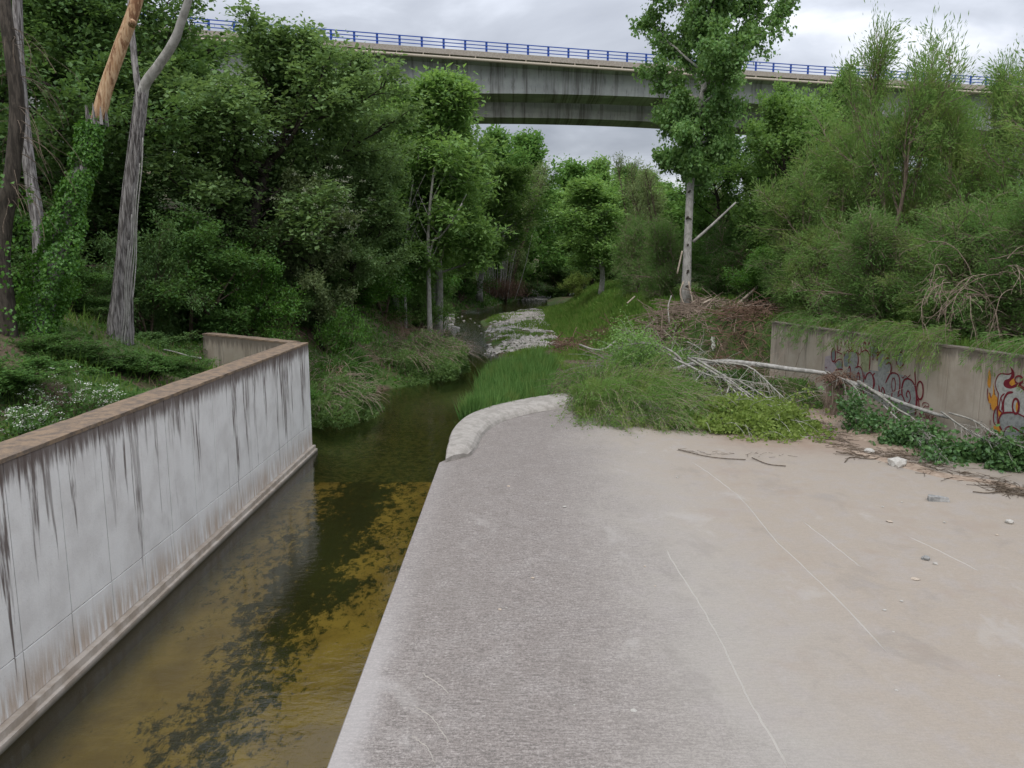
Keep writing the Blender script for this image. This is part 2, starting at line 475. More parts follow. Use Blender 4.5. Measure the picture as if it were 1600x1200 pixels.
def stone_mat(name, a, b):
    t = NT(name); n = t.noise(t.pos(obj=True), 7, 5, .7); col = t.mix(t.maprange(n, .35, .65), a, b)
    return t.bsdf(col, .85, t.bump(n, .5, .03), .25)
M['stone'] = stone_mat("pale_river_stone", (.32, .30, .27), (.46, .44, .40))
M['grey_rock'] = stone_mat("grey_rock", (.15, .15, .145), (.31, .305, .29))
def bridge_mat():
    t = NT("bridge_concrete"); p = t.pos(); x, y, z = t.sep(p)[:3]
    c = t.n("ShaderNodeCombineXYZ"); t.set(c.inputs[0], x); t.set(c.inputs[1], t.math('MULTIPLY', z, .04))
    c2 = t.n("ShaderNodeCombineXYZ"); t.set(c2.inputs[0], x); t.set(c2.inputs[1], t.math('MULTIPLY', z, .16))
    n1 = t.noise(c.outputs[0], .75, 5, .8); n2 = t.noise(c2.outputs[0], 2.0, 5, .75); n3 = t.noise(p, .5, 5, .6)
    col = t.mix(t.maprange(n3, .35, .65), (.42, .43, .42), (.33, .34, .335))
    col = t.mix(t.math('MULTIPLY', t.maprange(n1, .48, .64), .72), col, (.10, .092, .082))
    col = t.mix(t.math('MULTIPLY', t.maprange(n2, .52, .68), .6), col, (.10, .095, .085))
    return t.bsdf(col, .9, None, .2)
M['bridge'] = bridge_mat()
M['parapet'] = stone_mat("parapet_concrete", (.28, .24, .20), (.38, .345, .30))
M['pipe'] = NT("beige_pipe").bsdf((.38, .33, .26), .6)
M['blue'] = NT("blue_paint").bsdf((.030, .085, .36), .45)
M['mortar'] = NT("mortar").bsdf((.36, .335, .30), .9)
M['asphalt'] = NT("asphalt").bsdf((.05, .05, .05), .9)
def paint_mat(name, c, var=.25):
    t = NT(name); n = t.noise(t.pos(), 9, 4, .7)
    return t.bsdf(t.mix(t.maprange(n, .4, .7), c, tuple(min(1, v * (1 - var)) for v in c)), .7)
M['paint_red'] = paint_mat("maroon_spray_paint", (.145, .012, .022))
M['paint_grey'] = paint_mat("silver_spray_paint", (.24, .25, .24), .35)
M['paint_teal'] = paint_mat("blue_grey_spray_paint", (.155, .180, .185), .2)
M['paint_green'] = paint_mat("faded_green_spray_paint", (.24, .26, .15), .3)
M['paint_orange'] = paint_mat("orange_spray_paint", (.46, .21, .03), .2)
M['paint_lilac'] = paint_mat("lilac_spray_paint", (.30, .26, .275), .2)
M['paint_white'] = paint_mat("pale_silver_spray_paint", (.35, .355, .33), .3)

# ---------------------------------------------------------------- terrain
def interp(Y, xs, ys): return np.interp(Y, xs, ys)
WALL_Y = [2.0, 20.5, 33.5]
def wall_right_x(Y): return np.interp(Y, [2.0, 20.5, 33.3], [17.4, 13.95, 11.45])
LY = [0, 23.9, 24.1, 26, 28, 30, 33, 36, 38.5, 41, 48, 56, 61, 70, 82, 94, 107, 120, 135, 150, 175, 400]
LX = [-6.8, -6.8, -6.95, -7.9, -7.6, -7.2, -7.2, -6.6, -4.4, -3.7, -3.6, -4.3, -5.4, -7.5, -10, -8.8, -3.4, -1.5, 1.7, 7.5, 17, 60]
RY = [0, 27, 29, 31, 36, 40, 48, 56, 61, 70, 82, 90, 96, 101, 107, 134, 150, 175, 400]
RX = [-1.7, -1.7, -1.45, -1.3, -1.4, -.9, -.6, -1.5, -2.2, -2.2, -3.4, -2, .5, 3.4, 5, 6.3, 12.5, 24, 66]
TY = [0, 33.3, 35, 37.5, 40, 45, 60, 75, 95, 110, 130, 160, 400]
TX = [11.6, 11.6, 11.0, 9.0, 6.0, 4.6, 4.6, 4.4, 5.2, 9.6, 11, 19, 72]
def left_profile(Y):
    """water edge, foot and top of the left bank: x and z of each"""
    xe = interp(Y, LY, LX)
    if Y < 24: return (xe, xe - .05, .4, xe - .12, 2.15)
    if Y < 27.5:
        xw = -6.8 - (Y - 24) * 1.286
        return (min(xe, xw + .6) if Y < 24.4 else xe, min(xw + .22, xe - .1), .25 + .35 * (Y - 24), min(xw - .05, xe - .2), 2.15)
    k = min(1, (Y - 27.5) / 8)
    return (xe, xe - 1.6 - k * 1.2, 1.0 + .5 * k, xe - 3.6 - 1.6 * k, 2.4 + .8 * k)
def right_profile(Y):
    xe = interp(Y, RY, RX)
    if Y < 33.3:
        xw = float(wall_right_x(Y)) + .2
        return (xe, xw - .1, .12, xw + .1, 3.38)
    k = min(1, (Y - 33.3) / 10)
    xt = interp(Y, TY, TX)
    return (xe, xt, .42, xt + .5 + 5.5 * k, 3.4)
def terrain_rows():
    Ys = np.r_[np.arange(-6, 24, 1.5), np.arange(24, 60, .45), np.arange(60, 150, 1.2), np.arange(150, 330, 6), [400, 600, 900, 1400]]
    rng = np.random.default_rng(5)
    segs = [26, 8, 4, 10, 16, 9, 22]
    rows = []
    for Y in Ys:
        xe, xm, zm, xt, zt = left_profile(Y); re, rm, zrm, rt, zrt = right_profile(Y)
        bx = []; bz = []
        def seg(x0, x1, n, f, z0f, z1f):
            t = np.linspace(0, 1, n, endpoint=False); t2 = f(t)
            bx.append(x0 + (x1 - x0) * t2); bz.append(z0f + (z1f - z0f) * t)
        far = 170 + Y * .6
        hillL = 16 + 10 * min(1, max(0, (Y - 60) / 150)); hillR = 6 + 24 * min(1, max(0, (Y - 150) / 160))
        t = np.linspace(0, 1, segs[0], endpoint=False)
        d = far * (1 - t) ** 2.4
        bx.append(xt - d); bz.append(zt + hillL * np.clip((d - 3) / 55, 0, 1) ** .8 + .5 * np.clip((d) / 4, 0, 1))
        seg(xt, xm, segs[1], lambda t: t, zt, zm); seg(xm, xe, segs[2], lambda t: t, zm, .02)
        t = np.linspace(0, 1, segs[3], endpoint=False)
        bx.append(xe + (re - xe) * t); dep = -.62 if Y < 44 else (-.55 if Y < 56 else -.28)
        if Y > 100: dep = -.6
        bz.append(dep * np.clip(np.minimum(t, 1 - t) * 7, 0, 1) + .02)
        t = np.linspace(0, 1, segs[4], endpoint=False)
        bx.append(re + (rm - re) * t)
        base = .12 if Y < 33 else zrm
        bz.append(.04 + (base - .04) * np.clip(t * 3.2, 0, 1))
        t = np.linspace(0, 1, segs[5], endpoint=False)
        bx.append(rm + (rt - rm) * t); bz.append(base + (zrt - base) * (t * t * (3 - 2 * t) if Y > 33.3 else t))
        t = np.linspace(0, 1, segs[6])
        d = far * t ** 2.4
        bx.append(rt + d); bz.append(zrt + hillR * np.clip((d - 6) / 60, 0, 1) ** .9 + .3 * np.clip(d / 6, 0, 1))
        x = np.concatenate(bx); z = np.concatenate(bz)
        if Y > 185:                              # valley closes behind the last bend
            k = min(1, (Y - 185) / 90); k = k * k * (3 - 2 * k)
            z = z * (1 - k) + np.maximum(z, 15 + 5 * np.sin(x * .03)) * k
        rows.append(np.stack([x, np.full_like(x, Y), z], 1))
    return np.array(rows)
from mathutils import noise as mnoise, Vector
TR = terrain_rows()
_nr, _nc, _ = TR.shape
for i in range(_nr):
    for j in range(_nc):
        x, y, z = TR[i, j]
        re = right_profile(y)
        inside = (y < 33.3 and re[0] - .5 < x < re[3] + 1.2) or (y < 28 and -7.6 < x < re[3])
        a = .0 if inside else (.16 if (z < 1.0) else .35)
        if y < 27.6 and abs(z - 2.15) < .01: a = 0
        w = .35 if z < .12 and not inside else 1.0
        TR[i, j, 2] += a * w * (mnoise.noise(Vector((x * .45, y * .45, 0))) + .5 * mnoise.noise(Vector((x * 1.3, y * 1.3, 3))))
        if z >= .3 and not inside:
            TR[i, j, 0] += .3 * mnoise.noise(Vector((x * .5, y * .5, 9))) if y > 28 else 0
_g = Geo()
_i = np.arange(_nr - 1)[:, None] * _nc; _j = np.arange(_nc - 1)[None]
_g.add(TR.reshape(-1, 3), np.stack([_i + _j, _i + _j + 1, _i + _j + 1 + _nc, _i + _j + _nc], -1).reshape(-1, 4))
tag(_g.obj('ground', M['ground'], smooth=True), kind='structure')
_rowY = TR[:, 0, 1]
def H(x, y):
    """terrain height"""
    i = int(np.clip(np.searchsorted(_rowY, y) - 1, 0, _nr - 2)); t = (y - _rowY[i]) / (_rowY[i + 1] - _rowY[i])
    za = np.interp(x, TR[i, :, 0], TR[i, :, 2]); zb = np.interp(x, TR[i + 1, :, 0], TR[i + 1, :, 2])
    return float(za * (1 - t) + zb * t)
def HV(xs, ys): return np.array([H(a, b) for a, b in zip(xs, ys)])
def hit(px, py):
    """where the view ray of a pixel meets the terrain"""
    r = ray(px, py)
    for t in np.arange(8, 260, .35):
        p = np.array([0, 0, CAMZ]) + r * t
        if p[2] < H(p[0], p[1]): return p
    return p

# stream water
_g = Geo(); rows = []
for Y in np.r_[np.arange(-4, 200, 2.0), 260, 330, 400]:
    a = left_profile(Y)[0] - (.05 if Y < 24 else 1.2); b = interp(Y, RY, RX) + 1.0
    rows.append([(a + (b - a) * t, Y, 0) for t in np.linspace(0, 1, 5)])
rows = np.array(rows); n_, c_ = rows.shape[:2]
_i = np.arange(n_ - 1)[:, None] * c_; _j = np.arange(c_ - 1)[None]
_g.add(rows.reshape(-1, 3), np.stack([_i + _j, _i + _j + 1, _i + _j + 1 + c_, _i + _j + c_], -1).reshape(-1, 4))
tag(_g.obj('water', M['water']), kind='structure')
# concrete floor of the channel, ends in a sill under water
_g = Geo(); _g.box((-6.75, -4, -1.5), (-1.9, 21.6, -.34))
tag(_g.obj('channel_floor', M['bed']), kind='structure')

# ---------------------------------------------------------------- spillway apron and its raised sill
AZ = .5
def loft(g, A, B):
    n = len(A); v = np.vstack([A, B]); i = np.arange(n - 1)
    g.add(v, np.stack([i, i + 1, i + 1 + n, i + n], 1))
SO = bez([G(*p, .72) for p in [(697, 711), (701, 694), (710, 668), (733, 648), (770, 634), (810, 625), (850, 618), (903, 610), (960, 600)]], 60)
SI = bez([G(*p, AZ) for p in [(737, 712), (747, 700), (756, 682), (778, 663), (808, 652), (850, 643), (908, 634), (960, 622)]], 60)
nx = 34
ys = np.r_[np.linspace(1.0, SO[0][1], 30), ]
_g = Geo()
# apron polygon as a grid of rows, left edge on the channel and then on the sill's outer curve
ledge = [(-2.04, y) for y in ys] + [(p[0] + .06, p[1]) for p in SO[2:]]
ledge.append((ledge[-1][0] + 1.5, ledge[-1][1] + .6))
rowsA = []
for (lx, ly) in ledge:
    rx = float(wall_right_x(ly)) - .02
    t = np.linspace(0, 1, nx) ** 1.1
    xx = lx + (rx - lx) * t
    yy = np.full(nx, ly)
    zz = AZ + .012 * np.array([mnoise.noise(Vector((a * .35, ly * .35, 1))) for a in xx])
    rowsA.append(np.stack([xx, yy, zz], 1))
RA = np.array(rowsA); n_ = len(RA)
# rows must run forward
_i = np.arange(n_ - 1)[:, None] * nx; _j = np.arange(nx - 1)[None]
_g.add(RA.reshape(-1, 3), np.stack([_i + _j, _i + _j + 1, _i + _j + 1 + nx, _i + _j + nx], -1).reshape(-1, 4))
LE = RA[:, 0].copy(); LB = LE.copy(); LB[:, 2] = -1.2; LB[:, 0] += .0
ch = LE.copy(); ch[:, 0] -= .02; ch[:, 2] -= .03
loft(_g, LE, ch); LB[:, 0] -= .02; loft(_g, ch, LB)
FB = RA[-1].copy(); FB[:, 2] = -.6; loft(_g, RA[-1], FB)
NB = RA[0].copy(); NB[:, 2] = -1.2; loft(_g, RA[0], NB)
apron = tag(_g.obj('apron', M['apron']), kind='structure')
# sill: rounded section swept between the two curves
_g = Geo(); secs = []
prof = [(0, -1.6), (-.0, -.06), (.05, .0), (.35, .035), (.7, .01), (.86, -.05), (.95, -.14), (1.0, -.235)]
rs = np.random.default_rng(3)
for k in range(60):
    o, i_ = SO[k].copy(), SI[k].copy()
    end = max(0, 1 - k / 3.0) * .12
    sec = []
    for j, (u, dz) in enumerate(prof):
        p = o + (i_ - o) * u; z = .74 + dz - end * (1 if 1 <= j <= 5 else 0)
        if j == 0: z = -1.0
        w = .02 * mnoise.noise(Vector((p[0] * 3, p[1] * 3, j)))
        sec.append((p[0] + w - .03, p[1] + w, z + w * .7))
    secs.append(sec)
S_ = np.array(secs); m_ = len(prof)
_i = np.arange(59)[:, None] * m_; _j = np.arange(m_ - 1)[None]
_g.add(S_.reshape(-1, 3), np.stack([_i + _j, _i + _j + 1, _i + _j + 1 + m_, _i + _j + m_], -1).reshape(-1, 4))
_g.add(S_[0], None, [(0, j + 1, j) for j in range(1, m_ - 1)])
sill = _g.obj('sill', M['sill']); sill.parent = apron
# thin mortar ridges that run along the apron
RIDGES = [[(1040, 858), (1062, 895), (1100, 955), (1125, 1000), (1150, 1052), (1172, 1095), (1196, 1136), (1232, 1200)],
          [(1082, 722), (1110, 741), (1150, 772), (1176, 800), (1210, 842), (1262, 892), (1310, 938), (1350, 980), (1384, 1018)],
          [(1255, 815), (1290, 842), (1345, 886)], [(1420, 838), (1470, 862), (1528, 892)],
          [(660, 1052), (684, 1068), (702, 1084)], [(650, 1105), (676, 1122), (690, 1142), (702, 1160)], [(645, 1150), (668, 1170), (680, 1195)]]
for k, pts in enumerate(RIDGES):
    P = bez([G(*p, AZ) for p in pts], 40 if k < 2 else 20); P[:, 2] = [H_ for H_ in (AZ + .012 * np.array([mnoise.noise(Vector((a[0] * .35, a[1] * .35, 1))) for a in P]))]
    P[:, :2] += rs.normal(size=(len(P), 2)) * .006
    w = (.018 + .008 * rs.random(len(P))) * (1 if k < 4 else .5); w[0] = w[-1] = .003
    T = unit(np.gradient(P, axis=0)); S2 = np.stack([-T[:, 1], T[:, 0], 0 * T[:, 0]], 1)
    g = Geo(); A_ = P - S2 * w[:, None]; B_ = P + S2 * w[:, None]; C_ = P.copy(); C_[:, 2] += .010; A_[:, 2] -= .006; B_[:, 2] -= .006
    loft(g, A_, C_); loft(g, C_, B_)
    g.obj('mortar_ridge', M['mortar'], apron, True)

# ---------------------------------------------------------------- left channel wall
WX, ZT = -6.5, 3.55
def slab_panel(g, P0, P1, z0, z1, th, nrm, bev=.005):
    """one cast panel between two ground points, with bevelled edges"""
    P0, P1 = np.array([*P0[:2], 0.]), np.array([*P1[:2], 0.]); d = unit(P1 - P0); n = np.array([*nrm, 0.])
    def q(a, z, o): return P0 + d * a + np.array([0, 0, z]) + n * o
    L = np.linalg.norm(P1 - P0)
    v = [q(0, z0, -th), q(L, z0, -th), q(L, z1, -th), q(0, z1, -th),
         q(0, z0, -bev), q(L, z0, -bev), q(L, z1, -bev), q(0, z1, -bev),
         q(bev, z0 + bev, 0), q(L - bev, z0 + bev, 0), q(L - bev, z1 - bev, 0), q(bev, z1 - bev, 0)]
    g.add(v, [(8, 9, 10, 11), (4, 5, 9, 8), (5, 6, 10, 9), (6, 7, 11, 10), (7, 4, 8, 11), (0, 1, 5, 4), (1, 2, 6, 5), (2, 3, 7, 6), (3, 0, 4, 7)])
def build_wall(name, label, pts, thick, z0, ztop, nrm_side, mat, pw, joint_z, foot=True, cop=True, capmat=None):
    """pts: front-face corners on plan; the body stands behind the panels"""
    t = thing(name, (pts[0][0], pts[0][1], 0), label, 'wall'); base = np.array([pts[0][0], pts[0][1], 0.])
    rr = np.random.default_rng(len(label))
    P = [np.array(p, float) for p in pts]
    def off(o):      # polyline offset by o behind the face
        ns = []
        for a, b in zip(P[:-1], P[1:]):
            d = (b - a) / np.linalg.norm(b - a); ns.append(np.array([-d[1], d[0]]) * nrm_side)
        out = []
        for i, p in enumerate(P):
            if i == 0: out.append(p - ns[0] * o)
            elif i == len(P) - 1: out.append(p - ns[-1] * o)
            else:
                m = ns[i - 1] + ns[i]; m /= np.linalg.norm(m); out.append(p - m * o / np.dot(m, ns[i]))
        return out, ns
    front, ns = off(.06); back, _ = off(thick)
    g = Geo()
    def band(za, zb, A, B, closed=True):
        for i in range(len(A) - 1):
            v = [(*A[i], za), (*A[i + 1], za), (*B[i + 1], za), (*B[i], za), (*A[i], zb), (*A[i + 1], zb), (*B[i + 1], zb), (*B[i], zb)]
            f = [(0, 3, 2, 1), (4, 5, 6, 7), (0, 1, 5, 4), (2, 3, 7, 6)]
            if i == 0: f.append((3, 0, 4, 7))
            if i == len(A) - 2: f.append((1, 2, 6, 5))
            g.add(np.array(v) - base, f)
    band(z0, ztop - .03, front, back); g.obj('core', mat, t)
    if cop:
        g = Geo(); A = off(-.008)[0]; B = off(thick + .01)[0]
        # coping skin in short lengths with uneven edges
        for i in range(len(A) - 1):
            n = max(2, int(np.linalg.norm(A[i + 1] - A[i]) / .25)); tt = np.linspace(0, 1, n)[:, None]
            a = A[i] * (1 - tt) + A[i + 1] * tt; b = B[i] * (1 - tt) + B[i + 1] * tt
            j = lambda s: rr.normal(size=n) * s
            rowz = [ztop - .045, ztop + .012, ztop + .022, ztop + .012, ztop - .045]
            us = [0, 0, .5, 1, 1]
            V = []
            for u, z in zip(us, rowz):
                p = a * (1 - u) + b * u
                jj = j(.004); jj[0] = jj[-1] = 0
                V.append(np.stack([p[:, 0] - base[0] + jj, p[:, 1] - base[1], np.full(n, z) + jj], 1))
            V = np.array(V); ii = np.arange(4)[:, None] * n; kk = np.arange(n - 1)[None]
            g.add(V.reshape(-1, 3), np.stack([ii + kk, ii + kk + 1, ii + kk + 1 + n, ii + kk + n], -1).reshape(-1, 4))
        g.obj('coping', capmat or M['coping'], t)
    for i in range(len(P) - 1):
        L = np.linalg.norm(P[i + 1] - P[i]); n = max(1, round(L / pw)); d = (P[i + 1] - P[i]) / L; nn = ns[i]
        for k in range(n):
            a = P[i] + d * (L * k / n + .007); b = P[i] + d * (L * (k + 1) / n - .007)
            for (za, zb) in ((z0 if not foot else .22, joint_z - .007), (joint_z + .007, ztop - .032)):
                if zb - za < .2: continue
                g = Geo(); slab_panel(g, a - base[:2] - nn * rr.random() * .006, b - base[:2] - nn * rr.random() * .006, za, zb, .058, nn)
                g.obj('panel', mat, t)
    if foot:
        g = Geo(); A = off(-.16)[0]; B = off(.05)[0]
        band(-1.2, .10, A, B); A2 = off(-.10)[0]
        band(.10, .215, A2, B)
        g.obj('footing', M['footing'], t)
    return t
build_wall('channel_wall', 'long pale concrete wall with dark rain streaks along the left of the water',
           [(WX, 1.5), (WX, 24.0)], .62, -1.3, ZT, -1, M['wall_white'], 1.12, .92)
build_wall('wing_wall', 'short stained concrete wing wall running back from the corner of the long wall',
           [(-6.52, 24.02), (-11.15, 27.6)], .45, -.5, ZT - .003, -1, M['wall_white'], 1.2, .92, foot=False) if False else None
wing = build_wall('wing_wall', 'short stained wing wall angling back from the far corner of the long pale wall',
           [(-11.2, 27.25), (-7.13, 24.03)], .45, -.5, ZT - .004, -1, M['wall_tan'], 1.25, 1.2, foot=False)
# ---------------------------------------------------------------- right graffiti wall
RW = [(float(wall_right_x(Y)), Y) for Y in (33.3, 20.5, 2.5)]
rwall = build_wall('retaining_wall', 'tan concrete retaining wall with graffiti behind the fallen trees',
           RW, .4, -.4, ZT - .02, -1, M['wall_tan'], 1.28, .62, foot=False, cop=True, capmat=M['wall_tan'])

# ---------------------------------------------------------------- motorway bridges
ZR = 28.0
_pp = [(442, 37.7), (544, 46.5), (649, 54.3), (743, 62), (837, 69.3), (981, 80.5), (1036, 84.8), (1241, 99), (1313, 103.5), (1447, 112), (1571, 121)]
_w = np.array([G(a, b, ZR) for a, b in _pp])
_cf = np.polyfit(_w[:, 0], _w[:, 1], 2)
def bline(x): return np.polyval(_cf, x)
_xs = np.linspace(-70, 125, 1200); _ys = bline(_xs)
_s = np.r_[0, np.cumsum(np.hypot(np.diff(_xs), np.diff(_ys)))]
_s0 = np.interp(_w[0, 0], _xs, _s)
def bp(s, off=0.0, z=0.0):
    """point on the deck edge line: s metres along from the first traced post, off metres away from the camera side"""
    s = s + _s0
    x = np.interp(s, _s, _xs); y = np.interp(s, _s, _ys)
    x2 = np.interp(s + .5, _s, _xs); y2 = np.interp(s + .5, _s, _ys)
    d = np.array([x2 - x, y2 - y]); d /= np.linalg.norm(d)
    return np.array([x - d[1] * off, y + d[0] * off, z])
_sl = np.interp(_w[-1, 0], _xs, _s) - _s0
def px_of(p):
    v = np.array(p) - [0, 0, CAMZ]; yc = v[1] * cos(PITCH) - v[2] * sin(PITCH); u = v[1] * sin(PITCH) + v[2] * cos(PITCH)
    return 800 + F * v[0] / yc, 600 - F * u / yc
_sa, _sb = np.interp([_w[0, 0], _w[9, 0]], _xs, _s) - _s0
POST = (_sb - _sa) / 33.0
ZB = ZR - 1.05            # rail foot
def depth_at(s):
    x = bp(s)[0]; return 2.6 + .00125 * min((x - 20) ** 2, 3600)
def build_bridge(off, label, rail, tagname='motorway_bridge'):
    t = thing(tagname, (0, 0, 0), label, 'bridge')
    S = np.arange(-38, 105, 3.0)
    def sweep(name, secf, mat, closed=True, smooth=False, parent=t):
        secs = np.array([[bp(s, off + o, z) for (o, z) in secf(s)] for s in S]); n, c, _ = secs.shape
        i = np.arange(n - 1)[:, None] * c; j = np.arange(c)[None] if closed else np.arange(c - 1)[None]
        q = np.stack([i + j, i + (j + 1) % c, i + c + (j + 1) % c, i + c + j], -1).reshape(-1, 4)
        g = Geo(); g.add(secs.reshape(-1, 3), q)
        if closed and c == 4: g.add(secs[0], [(3, 2, 1, 0)]); g.add(secs[-1], [(0, 1, 2, 3)])
        return g.obj(name, mat, parent, smooth)
    zt = ZB
    sweep('edge_beam', lambda s: [(0, zt), (.45, zt), (.45, zt - .5), (0, zt - .5)], M['parapet'])
    sweep('far_edge_beam', lambda s: [(10.6, zt), (11.05, zt), (11.05, zt - .5), (10.6, zt - .5)], M['parapet'])
    sweep('deck_slab', lambda s: [(.455, zt - .12), (10.595, zt - .12), (10.595, zt - .48), (.455, zt - .48)], M['asphalt'])
    sweep('cantilever', lambda s: [(.35, zt - .505), (10.7, zt - .505), (9.4, zt - .95), (1.6, zt - .95)], M['bridge'])
    def girder(s):
        d = depth_at(s)
        return [(1.55, zt - .955), (8.9, zt - .955), (6.2, zt - d - .35), (1.75, zt - d - .35)]
    sweep('box_girder', girder, M['bridge'])
    # drain pipe slung on brackets under the edge
    P = np.array([bp(s, off - .12, zt - .86) for s in S]); g = Geo(); g.tube(P, .15, 10); g.obj('drain_pipe', M['pipe'], t, True)
    gb = Geo(); gb.box((-.03, -.10, -.42), (.03, .16, .0)); gb.box((-.03, -.19, -.36), (.03, -.10, -.02))
    me = gb.mesh('pipe_bracket', M['pipe'])
    for k in range(int(-38 / 2.6) + 1, int(100 / 2.6)):
        p = bp(k * 2.6, off, zt - .52); q = bp(k * 2.6 + .4, off, 0)
        x = px_of(p)[0]
        if 330 < x < 1640 and (off < 5):
            o = link('pipe_bracket', me, t, p); o.rotation_euler = (0, 0, math.atan2(q[1] - p[1], q[0] - p[0]))
    for s in (-34, 66, 100):
        g = Geo(); a = bp(s, off + 3, 0); b = bp(s, off + 8, 0); dv = unit(b - a); e_ = np.array([dv[1], -dv[0], 0]) * 1.1
        zb = H(a[0], a[1]) - 3; ztp = zt - depth_at(s) - 1.0
        v = [a - e_, a + e_, b + e_, b - e_]
        v = [(*p[:2], zb) for p in v] + [(*p[:2], ztp) for p in v]
        g.add(v, [(0, 1, 5, 4), (1, 2, 6, 5), (2, 3, 7, 6), (3, 0, 4, 7)]); g.obj('pier', M['bridge'], t)
    if rail:
        gp = Geo(); gp.box((-.11, -.02, 0), (.11, .02, 1.02)); gp.box((-.03, .02, 0), (.03, .16, .95)); gp.box((-.16, -.08, 0), (.16, .18, .03))
        me = gp.mesh('railing_post', M['blue'])
        for k in range(-10, 46):
            p = bp(k * POST, off + .2, zt); q = bp(k * POST + .4, off + .2, 0)
            if px_of(p)[0] < 300 or px_of(p)[0] > 1660: continue
            o = link('railing_post', me, t, p); o.rotation_euler = (0, 0, math.atan2(q[1] - p[1], q[0] - p[0]))
        for zz, hh in ((1.0, .06), (.66, .05), (.34, .05)):
            sweep('rail', lambda s: [(.125, zt + zz), (.175, zt + zz), (.175, zt + zz - hh * 1.6), (.125, zt + zz - hh * 1.6)], M['blue'])
    return t
build_bridge(0, 'near concrete road bridge with a blue railing crossing above the stream', True)
build_bridge(13.2, 'second concrete bridge deck seen below and behind the blue railed one', False)

